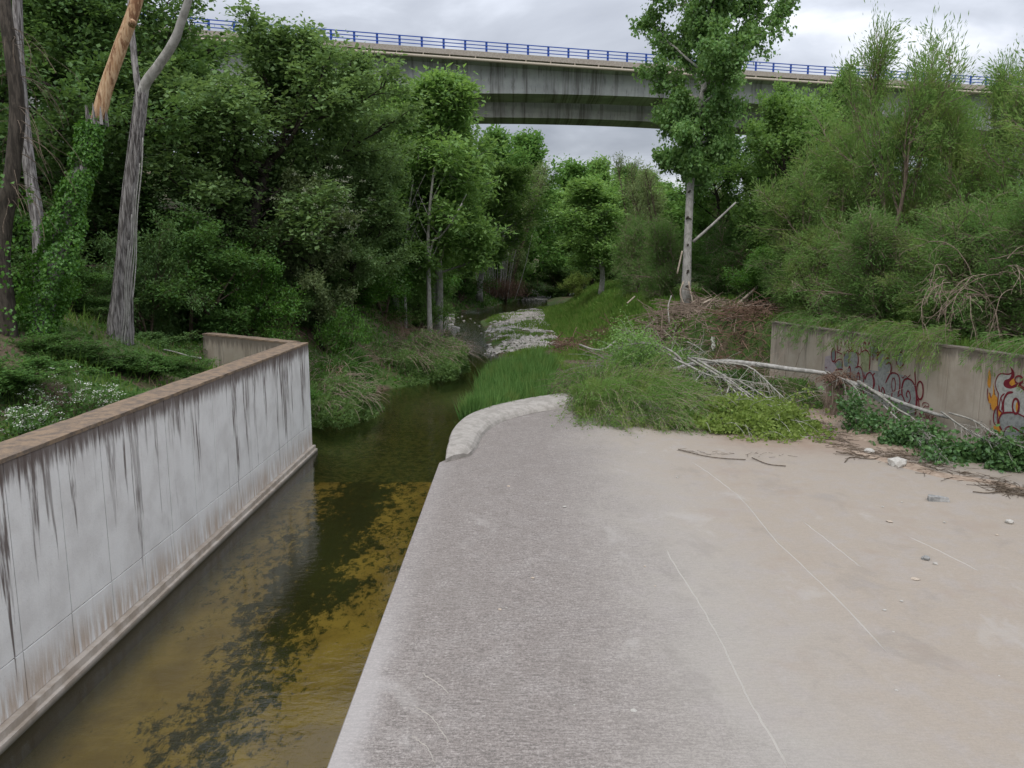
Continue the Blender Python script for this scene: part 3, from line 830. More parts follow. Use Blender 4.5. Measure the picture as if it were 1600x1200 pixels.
# ---------------------------------------------------------------- plants: builders
def rot_about(v, axis, ang):
    axis = axis / (np.linalg.norm(axis) + 1e-9)
    return v * cos(ang) + np.cross(axis, v) * sin(ang) + axis * np.dot(axis, v) * (1 - cos(ang))
def limb_path(rng, p, d, L, n, wob, curve):
    """n points; curve > 0 bends up, < 0 droops"""
    P = [p]; d = d / np.linalg.norm(d)
    for i in range(n - 1):
        d = d + np.array([0, 0, curve / n]) + rng.normal(size=3) * wob / np.sqrt(n)
        d = d / np.linalg.norm(d); P.append(P[-1] + d * L / (n - 1))
    return np.array(P)
def tree_mesh(name, seed, Hh, r0, base, prof, nl=24, nb=8, nt=7, m=14, leaf=(.16, .09), e0=15, e1=70, curve=.5, blen=.42,
              tl=.5, spread=.16, bark='bark_dark', lm='oak_leaf', trunk=None, wob=.25, droop=0.0, leaf_dir='out', lean=(0, 0), stems=1, twig=.012, k0=9, tfork=None):
    """a tapered trunk with limbs, branches and twigs, leaves set along the twigs. returns (wood mesh, leaf mesh)"""
    rng = np.random.default_rng(seed); gw, gl = Geo(), Geo()
    TS, TD, TL = [], [], []
    for st in range(stems):
        if trunk is not None: TP = bez(trunk, 14)
        else:
            ang = rng.random() * 6.28; o = 0 if stems == 1 else .25 * Hh * .08
            d0 = np.array([lean[0] + (cos(ang) * .35 if stems > 1 else 0), lean[1] + (sin(ang) * .35 if stems > 1 else 0), 1.0])
            TP = limb_path(rng, np.array([cos(ang) * o, sin(ang) * o, -.3]), d0, Hh * (1 if stems == 1 else .75 + .3 * rng.random()), 12, wob * .5, .15)
        n = len(TP); tt = np.linspace(0, 1, n)
        R = r0 * (1 - tt) ** .75 + .015; R[0] *= 1.35; R[1] *= 1.08
        gw.tube(TP, R, k0, .05, rng)
        NL = max(3, int(nl / stems))
        for i in range(NL):
            u = (i + rng.random() * .8) / NL; t = base + (1 - base) * u * .98
            p = np.array([np.interp(t, tt, TP[:, c]) for c in range(3)]); r = np.interp(t, tt, R)
            az = i * 2.4 + rng.normal() * .4; el = radians(e0 + (e1 - e0) * u + rng.normal() * 8)
            L = prof(u) * ((.55 + .65 * rng.random()) if stems == 1 else (.4 + .95 * rng.random()))
            if L < .25: continue
            d = np.array([cos(az) * cos(el), sin(az) * cos(el), sin(el)])
            LP = limb_path(rng, p, d, L, 7, wob, curve)
            lr = min(r * .6, .022 * L + .015); LR = lr * (1 - np.linspace(0, 1, 7)) ** .8 + .008
            gw.tube(LP, LR, 5, 0, None, False)
            for j in range(nb):
                s = .22 + .78 * (j + rng.random()) / nb
                q = np.array([np.interp(s, np.linspace(0, 1, 7), LP[:, c]) for c in range(3)])
                ld = unit(LP[min(6, int(s * 6) + 1)] - LP[int(s * 5.99)])
                bd = rot_about(ld, rng.normal(size=3), radians(30 + 35 * rng.random()))
                bd[2] += .12
                bl = L * blen * (1.15 - .55 * s) * (.6 + .6 * rng.random())
                BP = limb_path(rng, q, bd, bl, 5, wob, curve * .5 + droop)
                gw.tube(BP, lr * .35 * (1 - np.linspace(0, 1, 5)) + .006, 3, 0, None, False)
                s2 = .15 + .85 * (np.arange(nt) + rng.random(nt)) / nt
                for a in s2:
                    TS.append([np.interp(a, np.linspace(0, 1, 5), BP[:, c]) for c in range(3)])
                    dd = unit(BP[-1] - BP[0]) * .8 + rng.normal(size=3) * .6; dd[2] += droop * .6
                    TD.append(dd); TL.append(tl * (.6 + .7 * rng.random()))
    TS, TD, TL = np.array(TS), unit(np.array(TD)), np.array(TL)
    # twigs
    if twig:
        S = unit(np.cross(TD, rng.normal(size=TD.shape)))
        E = TS + TD * TL[:, None]
        v = np.stack([TS - S * twig * .5, TS + S * twig * .5, E], 1).reshape(-1, 3); gw.add(v, None, np.arange(len(v)).reshape(-1, 3))
    N = len(TS) * m; idx = np.repeat(np.arange(len(TS)), m); u = rng.random(N) ** .8
    P = TS[idx] + TD[idx] * (TL[idx] * u)[:, None] + rng.normal(size=(N, 3)) * spread
    if leaf_dir == 'out': d = TD[idx] * .5 + rng.normal(size=(N, 3)) * .7 + [0, 0, -.15]; nr = np.tile([0, 0, 1.0], (N, 1)); 
    elif leaf_dir == 'along': d = TD[idx] + rng.normal(size=(N, 3)) * .28; nr = None
    elif leaf_dir == 'hang': d = TD[idx] * .2 + rng.normal(size=(N, 3)) * .5 + [0, 0, -.7]; nr = rng.normal(size=(N, 3)) + [0, 0, .3]
    sz = .5 + .95 * rng.random(N) ** 1.5
    leaf_geo(gl, P, d, leaf[0] * sz, leaf[1] * sz, rng, nrm=nr)
    return gw.mesh(name + '_trunk', M[bark], True), gl.mesh(name + '_crown', M[lm])

def r90(me):
    n = len(me.vertices); a = np.zeros(n * 3, np.float32); me.vertices.foreach_get("co", a); a = a.reshape(-1, 3)
    c = a[:, :2].mean(0); return float(np.percentile(np.hypot(*(a[:, :2] - c).T), 92)), float(np.percentile(a[:, 2], 99.6))
def put(name, meshes, loc, label, cat, group=None, rz=0, sc=1.0, extra=None, lm=None, parts=('trunk', 'crown')):
    t = thing(name, loc, label, cat, group, rz, sc)
    link(parts[0], meshes[0], t)
    me = meshes[1]
    o = link(parts[1], me, t)
    if lm:
        o.material_slots[0].link = 'OBJECT'; o.material_slots[0].material = M[lm]
    return t
def egg(rmax, peak=.4, top=.12, bot=.5):
    def f(u): return rmax * (bot + (1 - bot) * u / peak) if u < peak else rmax * (top + (1 - top) * (1 - ((u - peak) / (1 - peak)) ** 2) ** .8)
    return f

# meshes shared between copies (built at real size)
def T(*a, **k):
    m = tree_mesh(*a, **k); return (*m, *r90(m[1]))
OAK = T('oak', 11, 14, .32, .22, egg(5.6, .4, .3, .65), 34, 10, 9, 22, (.20, .12), 5, 65, .5, .42, .6, .20, lm='oak_leaf', wob=.45)
OAK2 = T('oak_b', 23, 13, .30, .15, egg(5.2, .45, .3, .7), 34, 10, 9, 20, (.21, .125), 0, 65, .45, .42, .6, .22, lm='oak_leaf', wob=.5)
ASH = T('ash', 31, 13, .17, .30, egg(3.4, .35, .12, .45), 34, 9, 8, 16, (.22, .10), 25, 75, .6, .42, .55, .17, bark='bark_pale', lm='ash_leaf', wob=.3)
ASH2 = T('ash_b', 37, 12, .15, .26, egg(3.0, .4, .15, .5), 34, 9, 8, 15, (.22, .10), 20, 70, .5, .42, .55, .18, bark='bark_pale', lm='ash_leaf', wob=.35)
FAR = T('far', 41, 18, .25, .08, egg(6.0, .35, .12, .7), 30, 8, 7, 11, (.42, .24), 15, 78, .6, .36, .9, .35, lm='far_leaf', wob=.2)
MAPLE = T('maple', 53, 11, .16, .12, egg(3.6, .45, .25, .6), 28, 8, 7, 16, (.20, .14), 10, 65, .5, .42, .5, .18, lm='maple_leaf', wob=.35)
WILLOW = T('willow', 61, 9, .14, .10, egg(3.4, .5, .3, .6), 38, 9, 8, 15, (.22, .042), 35, 80, .5, .50, .9, .14, lm='willow_leaf', bark='dry_twig', wob=.35, leaf_dir='along', stems=3, twig=.02)
TAMA = T('tamarisk', 67, 5.5, .08, .05, egg(2.8, .5, .35, .7), 46, 8, 8, 13, (.17, .040), 20, 75, .15, .5, .8, .12, lm='tamarisk_leaf', bark='dry_twig', wob=.4, leaf_dir='along', stems=5, droop=-.15, twig=.022)
BUSH = T('bush', 101, 5.0, .07, .04, egg(2.6, .5, .55, .85), 34, 8, 8, 15, (.16, .085), 5, 75, .4, .5, .45, .15, lm='shrub_leaf', bark='bark_brown', wob=.4, stems=5)
BUSH2 = T('bush_b', 103, 4.6, .07, .03, egg(2.6, .45, .5, .9), 34, 8, 8, 15, (.19, .07), 0, 75, .25, .5, .5, .16, lm='shrub_leaf', bark='bark_brown', wob=.5, stems=6, droop=-.25)
SHRUB = T('shrub', 71, 2.6, .05, .05, egg(1.7, .5, .5, .8), 24, 6, 6, 16, (.13, .075), 5, 75, .4, .5, .35, .11, lm='shrub_leaf', bark='bark_brown', wob=.4, stems=4)
SHRUB2 = T('shrub_b', 73, 2.2, .04, .02, egg(1.5, .5, .6, .9), 26, 6, 6, 14, (.15, .05), 0, 70, .2, .5, .4, .11, lm='shrub_leaf', bark='bark_brown', wob=.5, stems=5, droop=-.2)
THIN = T('thin', 79, 12, .10, .12, egg(1.8, .4, .15, .5), 34, 6, 5, 7, (.20, .06), 50, 80, .4, .45, .7, .12, lm='grey_leaf', bark='bark_brown', wob=.15, stems=3)

def at(px, Y, zoff=0.0):
    """a spot on the ground seen at column px, Y metres ahead"""
    x = (px - 800) / F * (Y * cos(PITCH) + (CAMZ - 2) * sin(PITCH))
    if Y < 150:
        lx, rx = left_profile(Y)[0], float(interp(Y, RY, RX))
        if lx - .6 < x < rx + .4: x = lx - .7 if x < (lx * .3 + rx * .7) else rx + .8      # nothing grows in the water
    return np.array([x, Y, H(x, Y) + zoff])
def top_scale(px, py, Y, loc, h):
    return max(.2, (D(px, py, Y)[2] - loc[2]) / h)
def plant(name, kind, Hh, px, Y, pytop, label, cat='tree', group=None, rz=0.0, wide=1.0, lm=None, parts=('trunk', 'crown')):
    # wide: half width of the crown in metres
    loc = at(px, Y); s = top_scale(px, pytop, Y, loc, kind[3]); w = wide / kind[2]
    return put(name, kind, loc, label, cat, group, rz, (w, w, s), lm=lm, parts=parts)


OL, SL = 'oak_leaf_dark', 'shrub_leaf'
# ---- left bank, front to back: kind, column, distance, top row, half width
plant('oak_tree', OAK, 0, 385, 36, 26, 'large grey-green oak with dark twisting limbs, left of the bridge end', rz=.6, wide=5.2)
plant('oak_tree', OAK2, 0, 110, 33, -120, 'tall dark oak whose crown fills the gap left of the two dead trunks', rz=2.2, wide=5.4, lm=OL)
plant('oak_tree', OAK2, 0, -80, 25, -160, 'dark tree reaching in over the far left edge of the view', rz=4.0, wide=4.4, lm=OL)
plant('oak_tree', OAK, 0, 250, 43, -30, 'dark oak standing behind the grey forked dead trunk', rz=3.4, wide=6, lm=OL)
plant('oak_tree', OAK2, 0, 495, 44, 110, 'olive green oak right of the biggest oak, below the bridge end', rz=1.1, wide=4.0)
plant('oak_tree', OAK, 0, 545, 41, 235, 'low oak on the bank edge right of the creamy elder', rz=5.1, wide=2.6)
plant('ash_tree', ASH, 0, 572, 54, 118, 'light green tree with its top against the bridge girder, left of the white-stemmed one', rz=.3, wide=3.9)
plant('ash_tree', ASH2, 0, 640, 60, 168, 'bright green crown filling the space between the two trees that touch the girder', rz=2.6, wide=3.6)
plant('ash_tree', ASH2, 0, 682, 54, 133, 'light green tree with a round top in front of the bridge corner', rz=1.8, wide=3.7)
plant('ash_tree', ASH2, 0, 622, 50, 205, 'mid green tree in the thicket between the oaks and the white stem', rz=4.2, wide=2.8)
plant('ash_tree', ASH, 0, 748, 108, 262, 'bright green low tree leaning over the stream bend from the left', rz=5.0, wide=5.6)
plant('ash_tree', ASH2, 0, 700, 63, 190, 'loose light green tree with sky showing beside its top right', rz=3.0, wide=2.8)
plant('thin_tree', THIN, 0, 785, 122, 250, 'thin pale-stemmed tree with sparse yellowish leaves above the canes', rz=.5, wide=3.8)
plant('round_tree', MAPLE, 0, 838, 128, 312, 'round olive green tree at the left edge of the dark hollow', rz=1.2, wide=4.2, lm='oak_leaf')
plant('dark_tree', FAR, 0, 785, 128, 205, 'deep green tree under the middle of the bridge, left one of the dark pair', rz=.4, wide=5.5)
plant('dark_tree', FAR, 0, 848, 138, 212, 'deep green tree under the middle of the bridge, right one of the dark pair', rz=2.0, wide=6.5)
plant('dark_tree', FAR, 0, 720, 112, 240, 'dark tree mostly hidden behind the loose light green tree', rz=3.0, wide=5)
_hl = ['pale', 'broad', 'narrow', 'small', 'tall', 'round-topped', 'low']
for k, (px, Y, top, where) in enumerate([(905, 165, 255, 'just right of the dark pair'), (935, 180, 252, 'above the middle of the far pool'), (968, 190, 262, 'beneath the right part of the sky gap'),
        (1000, 200, 268, 'behind the thin pointed greyish tree'), (1035, 200, 285, 'left of the poplar trunk'), (925, 150, 285, 'in front row right of the dark hollow'),
        (960, 150, 298, 'in front row above the small fresh green tree'), (995, 145, 300, 'in front row at the foot of the slope'), (1040, 150, 300, 'in front row left of the poplar'),
        (885, 150, 300, 'right above the dark hollow'), (640, 160, 230, 'behind the light green trees on the left'), (560, 150, 215, 'behind the leftmost light green tree')]):
    plant('hillside_tree', FAR, 0, px, Y, top, '%s green tree on the far slope, %s' % (['mid', 'yellowish', 'dull', 'soft'][k % 4], where), group='trees on the far wooded slope', rz=k * 1.3, wide=7, lm=['far_leaf', 'ash_leaf'][k % 2])
for k, px in enumerate([1085, 1150, 1230, 1330, 1430, 1530, 1630, 470, 380]):
    plant('hillside_tree', FAR, 0, px, 150, 365 if px > 1000 else 230, 'dim green tree hardly showing through the nearer trees', group='dim trees behind the nearer ones', rz=k * 1.3, wide=8)

# ---- understory on the left
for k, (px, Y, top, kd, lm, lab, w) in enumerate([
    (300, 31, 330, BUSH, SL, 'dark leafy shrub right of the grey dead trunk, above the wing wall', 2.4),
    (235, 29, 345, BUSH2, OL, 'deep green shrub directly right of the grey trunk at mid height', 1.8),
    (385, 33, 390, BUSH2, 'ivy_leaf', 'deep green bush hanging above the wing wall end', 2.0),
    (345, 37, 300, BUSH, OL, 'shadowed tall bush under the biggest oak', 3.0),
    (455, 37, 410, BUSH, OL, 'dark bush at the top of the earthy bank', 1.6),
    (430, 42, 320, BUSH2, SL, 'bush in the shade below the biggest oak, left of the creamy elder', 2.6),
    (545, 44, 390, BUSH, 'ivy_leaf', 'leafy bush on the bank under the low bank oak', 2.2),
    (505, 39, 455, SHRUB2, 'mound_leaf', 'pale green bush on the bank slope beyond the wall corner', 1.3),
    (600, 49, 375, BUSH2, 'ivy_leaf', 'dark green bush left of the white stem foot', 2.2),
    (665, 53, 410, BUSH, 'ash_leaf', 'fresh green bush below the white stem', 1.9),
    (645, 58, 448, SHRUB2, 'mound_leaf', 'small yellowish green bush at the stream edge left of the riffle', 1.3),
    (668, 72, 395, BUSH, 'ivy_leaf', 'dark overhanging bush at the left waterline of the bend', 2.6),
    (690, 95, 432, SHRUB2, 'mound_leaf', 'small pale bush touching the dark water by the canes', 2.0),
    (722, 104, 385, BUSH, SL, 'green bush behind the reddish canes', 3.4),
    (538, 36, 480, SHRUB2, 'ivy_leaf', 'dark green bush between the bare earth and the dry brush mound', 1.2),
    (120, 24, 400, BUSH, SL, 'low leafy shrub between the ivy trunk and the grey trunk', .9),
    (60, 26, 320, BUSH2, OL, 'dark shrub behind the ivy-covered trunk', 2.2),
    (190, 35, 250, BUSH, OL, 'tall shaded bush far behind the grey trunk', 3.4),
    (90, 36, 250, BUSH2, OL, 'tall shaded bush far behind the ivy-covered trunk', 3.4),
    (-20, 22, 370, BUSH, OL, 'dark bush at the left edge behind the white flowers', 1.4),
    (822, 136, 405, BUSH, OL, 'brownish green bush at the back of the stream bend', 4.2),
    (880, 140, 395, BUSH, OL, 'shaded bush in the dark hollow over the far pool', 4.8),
    (905, 92, 425, SHRUB, 'lime_leaf', 'small pale bush on top of the bright grass bank', 1.5),
    (497, 29, 600, SHRUB2, 'ivy_leaf', 'low dark green bush tucked against the end of the long wall', .8),
    (10, 16.5, 560, SHRUB, SL, 'weedy bush at the left edge above the small white flowers', 1.2),
    (85, 19, 575, SHRUB2, SL, 'weedy bush between the ivy trunk and the white flowers', 1.1),
    (150, 20, 562, SHRUB2, OL, 'shaded low bush left of the grey trunk foot', 1.0),
    (228, 21, 572, SHRUB, SL, 'leafy weed clump right of the grey trunk foot', 1.0),
    (200, 17.5, 612, SHRUB2, SL, 'low weed clump against the wall, right of the white flowers', .9),
    (290, 22.5, 568, SHRUB2, SL, 'low weed clump against the inside of the wing wall', .9),
    (255, 26, 520, SHRUB, OL, 'dark bush behind the pale stick', 1.5),
    (120, 25, 500, SHRUB2, OL, 'dark bush behind and between the two dead trunks', 1.6)]):
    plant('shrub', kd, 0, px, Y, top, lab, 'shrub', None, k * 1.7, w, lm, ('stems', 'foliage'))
# pale elder in bloom
el = plant('elder_shrub', MAPLE, 0, 503, 37, 272, 'grey-green elder with creamy blossom in front of the olive oak', 'shrub', None, 1.0, 1.7, 'grey_leaf', ('stems', 'foliage'))
g = Geo(); rg = np.random.default_rng(8); h_ = MAPLE[3]; cc = rg.normal(size=(75, 3)) * [1.7, .6, .11 * h_] + [0, -1.9, .80 * h_]
P = (cc[:, None] + rg.normal(size=(75, 16, 3)) * [.14, .10, .05]).reshape(-1, 3)
leaf_geo(g, P, rg.normal(size=P.shape) + [0, 0, .2], .085, .075, rg); tag(g.obj('blossom', M['cream_flower'], el), kind='stuff')

# ---- right side trees
# tall poplar, crown spreading right of its white trunk
pl = D(1072, 476, 45); pb = np.array([pl[0], 45, H(pl[0], 45)])
def rel(px, py, Y, b): return D(px, py, Y) - b
tr_pts = [(0, 0, -.3), rel(1072, 460, 45, pb), rel(1075, 380, 45, pb), rel(1078, 300, 45, pb), rel(1086, 220, 45, pb), rel(1096, 150, 45.2, pb), rel(1122, 60, 45.4, pb), rel(1137, -60, 45.5, pb), rel(1140, -190, 45.5, pb)]
def popprof(u):
    return np.interp(u, [0, .10, .22, .36, .55, .8, 1], [1.4, 2.0, 2.9, 4.3, 5.2, 4.6, 2.0])
POP = tree_mesh('poplar', 97, 24, .26, .30, popprof, 56, 10, 9, 17, (.20, .18), 15, 65, .5, .42, .5, .18, 'bark_pale', 'poplar_leaf', trunk=tr_pts, wob=.3, leaf_dir='hang')
pt = put('poplar_tree', POP, pb, 'tall poplar with a pale trunk and full crown in front of the bridge', 'tree')
g = Geo(); b0 = rel(1083, 378, 44.9, pb); g.tube(bez([b0, rel(1112, 352, 44.7, pb), rel(1150, 316, 44.5, pb)], 8), np.linspace(.10, .05, 8), 7); g.obj('broken_branch', M['bark_pale'], pt, True)
rg = np.random.default_rng(2)
for py_, s_ in ((424, .3), (382, .34), (340, .28), (300, .26), (448, .3), (268, .22)):
    c = rel(1074 + (py_ < 320) * 4, py_, 44.76, pb); g = Geo()
    for q_ in range(3): g.tube([c + [rg.normal() * .05, 0, rg.normal() * .05], c + [rg.normal() * .12, -.04, rg.normal() * .06]], [.06, .02], 5)
    g.obj('branch_scar', M['bark_dark'], pt)
for pts in ([(1076, 440), (1078, 452), (1082, 470), (1083, 484)], [(1068, 440), (1063, 455), (1066, 470), (1073, 482)], [(1066, 392), (1062, 410), (1058, 428)]):
    g = Geo(); g.tube(bez([rel(a, b, 44.2, pb) for a, b in pts], 8), .05, 5)
    g.obj('loose_bark', M['log'], pt, True)

plant('maple_tree', MAPLE, 0, 1245, 47, 150, 'rich green tree right of the poplar, below the far part of the bridge', rz=.4, wide=3.1, lm='ash_leaf')
plant('maple_tree', MAPLE, 0, 1300, 55, 112, 'light green narrow tree with its top against the bridge railing, right of the poplar', rz=2.1, wide=2.2, lm='ash_leaf')
plant('maple_tree', MAPLE, 0, 1185, 52, 195, 'rich green tree just right of the poplar trunk', rz=3.6, wide=2.4)
plant('maple_tree', MAPLE, 0, 1215, 50, 128, 'bright green tree top showing between the poplar and the railing-high narrow tree', rz=5.6, wide=2.4, lm='ash_leaf')
plant('maple_tree', MAPLE, 0, 1135, 54, 215, 'rich green tree directly behind the poplar trunk', rz=.9, wide=2.6)
plant('willow_tree', WILLOW, 0, 1490, 33, 95, 'pale feathery willow between the pointed one and the yellowish right edge one', rz=3.1, wide=2.2)
plant('willow_tree', WILLOW, 0, 1330, 39, 190, 'olive feathery willow in front of the far part of the bridge', rz=5.3, wide=2.4)
plant('willow_tree', WILLOW, 0, 1375, 36, 48, 'feathery willow with a pointed top rising over the bridge deck', rz=.2, wide=2.5)
plant('willow_tree', WILLOW, 0, 1560, 30, 40, 'yellowish feathery willow at the right edge of the view', rz=2.2, wide=2.8)
plant('willow_tree', WILLOW, 0, 1290, 36, 245, 'low feathery willow over the start of the graffiti wall', rz=4.4, wide=2.4)
plant('willow_tree', WILLOW, 0, 1680, 26, 60, 'feathery willow mostly outside the right edge of the view', rz=1.2, wide=2.2)
plant('leafy_tree', MAPLE, 0, 1445, 42, 150, 'dark leafy tree between the two tall feathery willows', rz=5.1, wide=1.7)
plant('bare_tree', THIN, 0, 1150, 62, 195, 'thin bare upright tree seen against the sky right of the poplar', rz=1.0, wide=1.5)
plant('thin_tree', THIN, 0, 1008, 74, 232, 'thin greyish tree with a pointed top left of the poplar', rz=2.0, wide=2.4)
plant('thin_tree', THIN, 0, 1045, 66, 268, 'short greyish tree close left of the poplar trunk', rz=4.0, wide=2.2)
plant('thin_tree', THIN, 0, 1190, 60, 260, 'dim upright thicket tree right behind the leaning broken pole', rz=3.0, wide=2.6)
plant('young_tree', ASH2, 0, 938, 76, 285, 'small fresh green tree on the bright grass bank', rz=.7, wide=3.4, lm='ash_leaf')
plant('far_tree', MAPLE, 0, 985, 92, 300, 'mid green tree behind the small fresh green one', rz=2.7, wide=4)
plant('far_tree', FAR, 0, 1235, 78, 300, 'dim green tree filling the gap behind the rich green ones', rz=.7, wide=4.5)
plant('far_tree', FAR, 0, 1100, 84, 310, 'dim green tree far behind the poplar trunk', rz=1.7, wide=5)
plant('far_tree', FAR, 0, 1400, 80, 372, 'dim green tree low behind the feathery willows', rz=2.7, wide=5.5)
plant('far_tree', FAR, 0, 1560, 74, 372, 'dim green tree low behind the right edge willow', rz=3.7, wide=5)
for k, (px, Y, top, kd, lm, lab, w) in enumerate([
    (1000, 62, 335, TAMA, 'tamarisk_leaf', 'dim feathery thicket at the back edge of the bright grass bank', 2.2),
    (1045, 54, 345, TAMA, 'tamarisk_leaf', 'feathery thicket just left of the poplar foot', 1.9),
    (1115, 52, 340, TAMA, SL, 'dark feathery thicket just right of the poplar foot', 2.3),
    (1165, 49, 365, TAMA, SL, 'dark thicket behind the leaning broken pole', 2.3),
    (1195, 42, 390, BUSH, 'ivy_leaf', 'glossy dark bush beside the leaning pole at the far wall end', 1.6),
    (1222, 38.5, 300, TAMA, 'tamarisk_leaf', 'olive feathery bush above the far end of the graffiti wall', 1.9),
    (1290, 34, 350, TAMA, 'willow_leaf', 'feathery bush over the graffiti, leftmost on the wall top', 1.9),
    (1370, 31, 330, TAMA, 'tamarisk_leaf', 'feathery bush over the middle of the graffiti lettering', 2.0),
    (1440, 28, 330, TAMA, 'willow_leaf', 'drooping feathery bush hanging over the right end of the lettering', 2.0),
    (1525, 26, 310, TAMA, 'tamarisk_leaf', 'feathery bush with tangled bleached twigs above the bare wall', 1.9),
    (1605, 24.5, 290, TAMA, 'tamarisk_leaf', 'feathery bush at the right edge above the flame graffiti', 1.9),
    (1335, 40, 262, TAMA, 'willow_leaf', 'taller feathery bush behind the wall, left of the dark leafy tree', 2.2),
    (1490, 36, 262, TAMA, 'willow_leaf', 'taller feathery bush behind the wall, right of the dark leafy tree', 2.3)]):
    plant('tamarisk_bush', kd, 0, px, Y, top, lab, 'shrub', None, k * 2.1, w, lm, ('stems', 'foliage'))

# ---------------------------------------------------------------- dead trunks by the left wall
def rel3(pts, b): return [D(a, c, Y) - b for a, c, Y in pts]
def trunk_at(px, py, Y):
    p = D(px, py, Y); return np.array([p[0], Y, H(p[0], Y)])
rg = np.random.default_rng(12)
# leaning debarked trunk with ivy
b = trunk_at(42, 600, 20.5)
t = thing('dead_tree', b, 'leaning dead trunk, bare orange wood above and thick ivy below', 'tree')
LP = bez([(0, 0, -.4)] + rel3([(44, 590, 20.5), (72, 470, 20.5), (108, 335, 20.6), (134, 245, 20.7), (152, 190, 20.8)], b), 26)
g = Geo(); R = np.interp(np.linspace(0, 1, 26), [0, .1, .4, 1], [.46, .30, .24, .22]); g.tube(LP, R, 14, .05, rg); g.obj('trunk', M['bark_grey'], t, True)
UP = bez(rel3([(150, 197, 20.79), (166, 138, 20.9), (186, 80, 21), (208, 20, 21.1), (224, -40, 21.2), (250, -140, 21.3)], b), 30)
g = Geo(); g.tube(UP, np.interp(np.linspace(0, 1, 30), [0, .06, .3, 1], [.14, .17, .165, .13]), 16, .035, rg); g.obj('bare_wood', M['wood_orange'], t, True)
for (px, py, L) in ((206, 38, .32),):
    c = D(px, py, 20.75) - b; g = Geo(); g.tube([c, c + [(.09 if px > 180 else -.08), -.12, .03], c + [(.11 if px > 180 else -.10), -.15, .05]], [.10, .08, .04], 8, .1, rg); g.obj('knot', M['wood_orange'], t, True)
g = Geo()
for k in range(9):          # torn bark edge
    a = k * .7; c = LP[-1] + [cos(a) * .22, sin(a) * .22, -.1]; g.tube([c, c + [cos(a) * .03, sin(a) * .03, .25 + .3 * rg.random()]], [.06, .01], 4)
tag(g.obj('torn_bark', M['bark_grey'], t), kind='stuff')
def ivy(path, rad, n, mat, parent, sz=.10, name='ivy', seed=1, holes=.35):
    r = np.random.default_rng(seed); u = r.random(n); k = np.linspace(0, 1, len(path))
    P = np.stack([np.interp(u, k, np.array(path)[:, c]) for c in range(3)], 1)
    th = r.random(n) * 2 * pi; rr = np.interp(u, np.linspace(0, 1, len(rad)), rad)
    lump = np.array([mnoise.noise(Vector((a * 14 + seed, cos(b_) * 1.1, sin(b_) * 1.1))) for a, b_ in zip(u, th)])
    keep = lump > -holes
    rr = rr * (1 + .9 * lump) * (.75 + .3 * r.random(n))
    o = np.stack([np.cos(th), np.sin(th), 0 * th], 1)
    P = P + o * rr[:, None]; P[:, 2] += r.normal(size=n) * .06
    g = Geo(); leaf_geo(g, P[keep], (o * .25 + [0, 0, -.8] + r.normal(size=(n, 3)) * .4)[keep], sz * (.6 + .7 * r.random(keep.sum())), sz * .95 * (.6 + .7 * r.random(keep.sum())), r, nrm=o[keep])
    return g.obj(name, mat, parent)
ivy(LP[3:], [.62, .58, .52, .54, .46, .36, .29, .24], 17000, M['ivy_leaf'], t, .085, seed=4, holes=.5)
# forked grey trunk
b = trunk_at(186, 568, 22.8)
t = thing('dead_tree', b, 'grey forked dead trunk with peeling bark standing above the wall', 'tree')
GP = bez([(-.12, 0, -.4)] + rel3([(184, 560, 22.8), (190, 470, 22.8), (196, 370, 22.8), (206, 270, 22.8), (216, 195, 22.8), (222, 140, 22.8)], b), 34)
g = Geo(); g.tube(GP, np.interp(np.linspace(0, 1, 34), [0, .08, .25, .42, .7, 1], [.60, .40, .28, .20, .175, .17]), 18, .045, rg); g.obj('trunk', M['bark_grey'], t, True)
g = Geo(); q = bez(rel3([(217, 165, 22.8), (226, 132, 22.75), (246, 104, 22.7), (272, 64, 22.6), (284, 30, 22.5), (296, -8, 22.4), (312, -80, 22.3)], b), 24)
g.tube(q, np.linspace(.16, .085, 24), 12, .07, rg); g.obj('right_fork', M['bark_pale'], t, True)
g = Geo(); q = bez(rel3([(220, 160, 22.8), (213, 118, 22.9), (207, 60, 23), (203, 0, 23.1), (196, -90, 23.2)], b), 20)
g.tube(q, np.linspace(.10, .055, 20), 10, .05, rg); g.obj('left_fork', M['bark_grey'], t, True)
for k in range(5):
    g = Geo(); pts = [];
    for j, py in enumerate(np.linspace(215 + 40 * k, 470 + 22 * k, 12)):
        pts.append((np.interp(py, [200, 560], [224, 202]) + 1.3 * sin(j * .9 + k * 2) - k * 3.2, py, 22.5))
    g.tube(bez(rel3(pts, b), 36), .018, 4); g.obj('vine', M['bark_pale'], t, True)
# fluted roots and bark ribs round the stem give it a broken outline
g = Geo()
for k in range(46):
    a = rg.random() * 6.28; u0 = rg.random() * .8; u = np.linspace(u0, min(1, u0 + .12 + .2 * rg.random()), 7)
    kk = np.linspace(0, 1, 34); c = np.stack([np.interp(u, kk, GP[:, i]) for i in range(3)], 1); rr = np.interp(u, [0, .08, .25, .42, .7, 1], [.60, .40, .28, .20, .185, .19]) * 1.0
    c = c + np.stack([np.cos(a + u * .6) * rr, np.sin(a + u * .6) * rr, 0 * u], 1); g.tube(c, .022 * np.sin(np.linspace(.2, 3, 7)) + .005, 4)
tag(g.obj('bark_ribs', M['bark_grey'], t), kind='stuff')
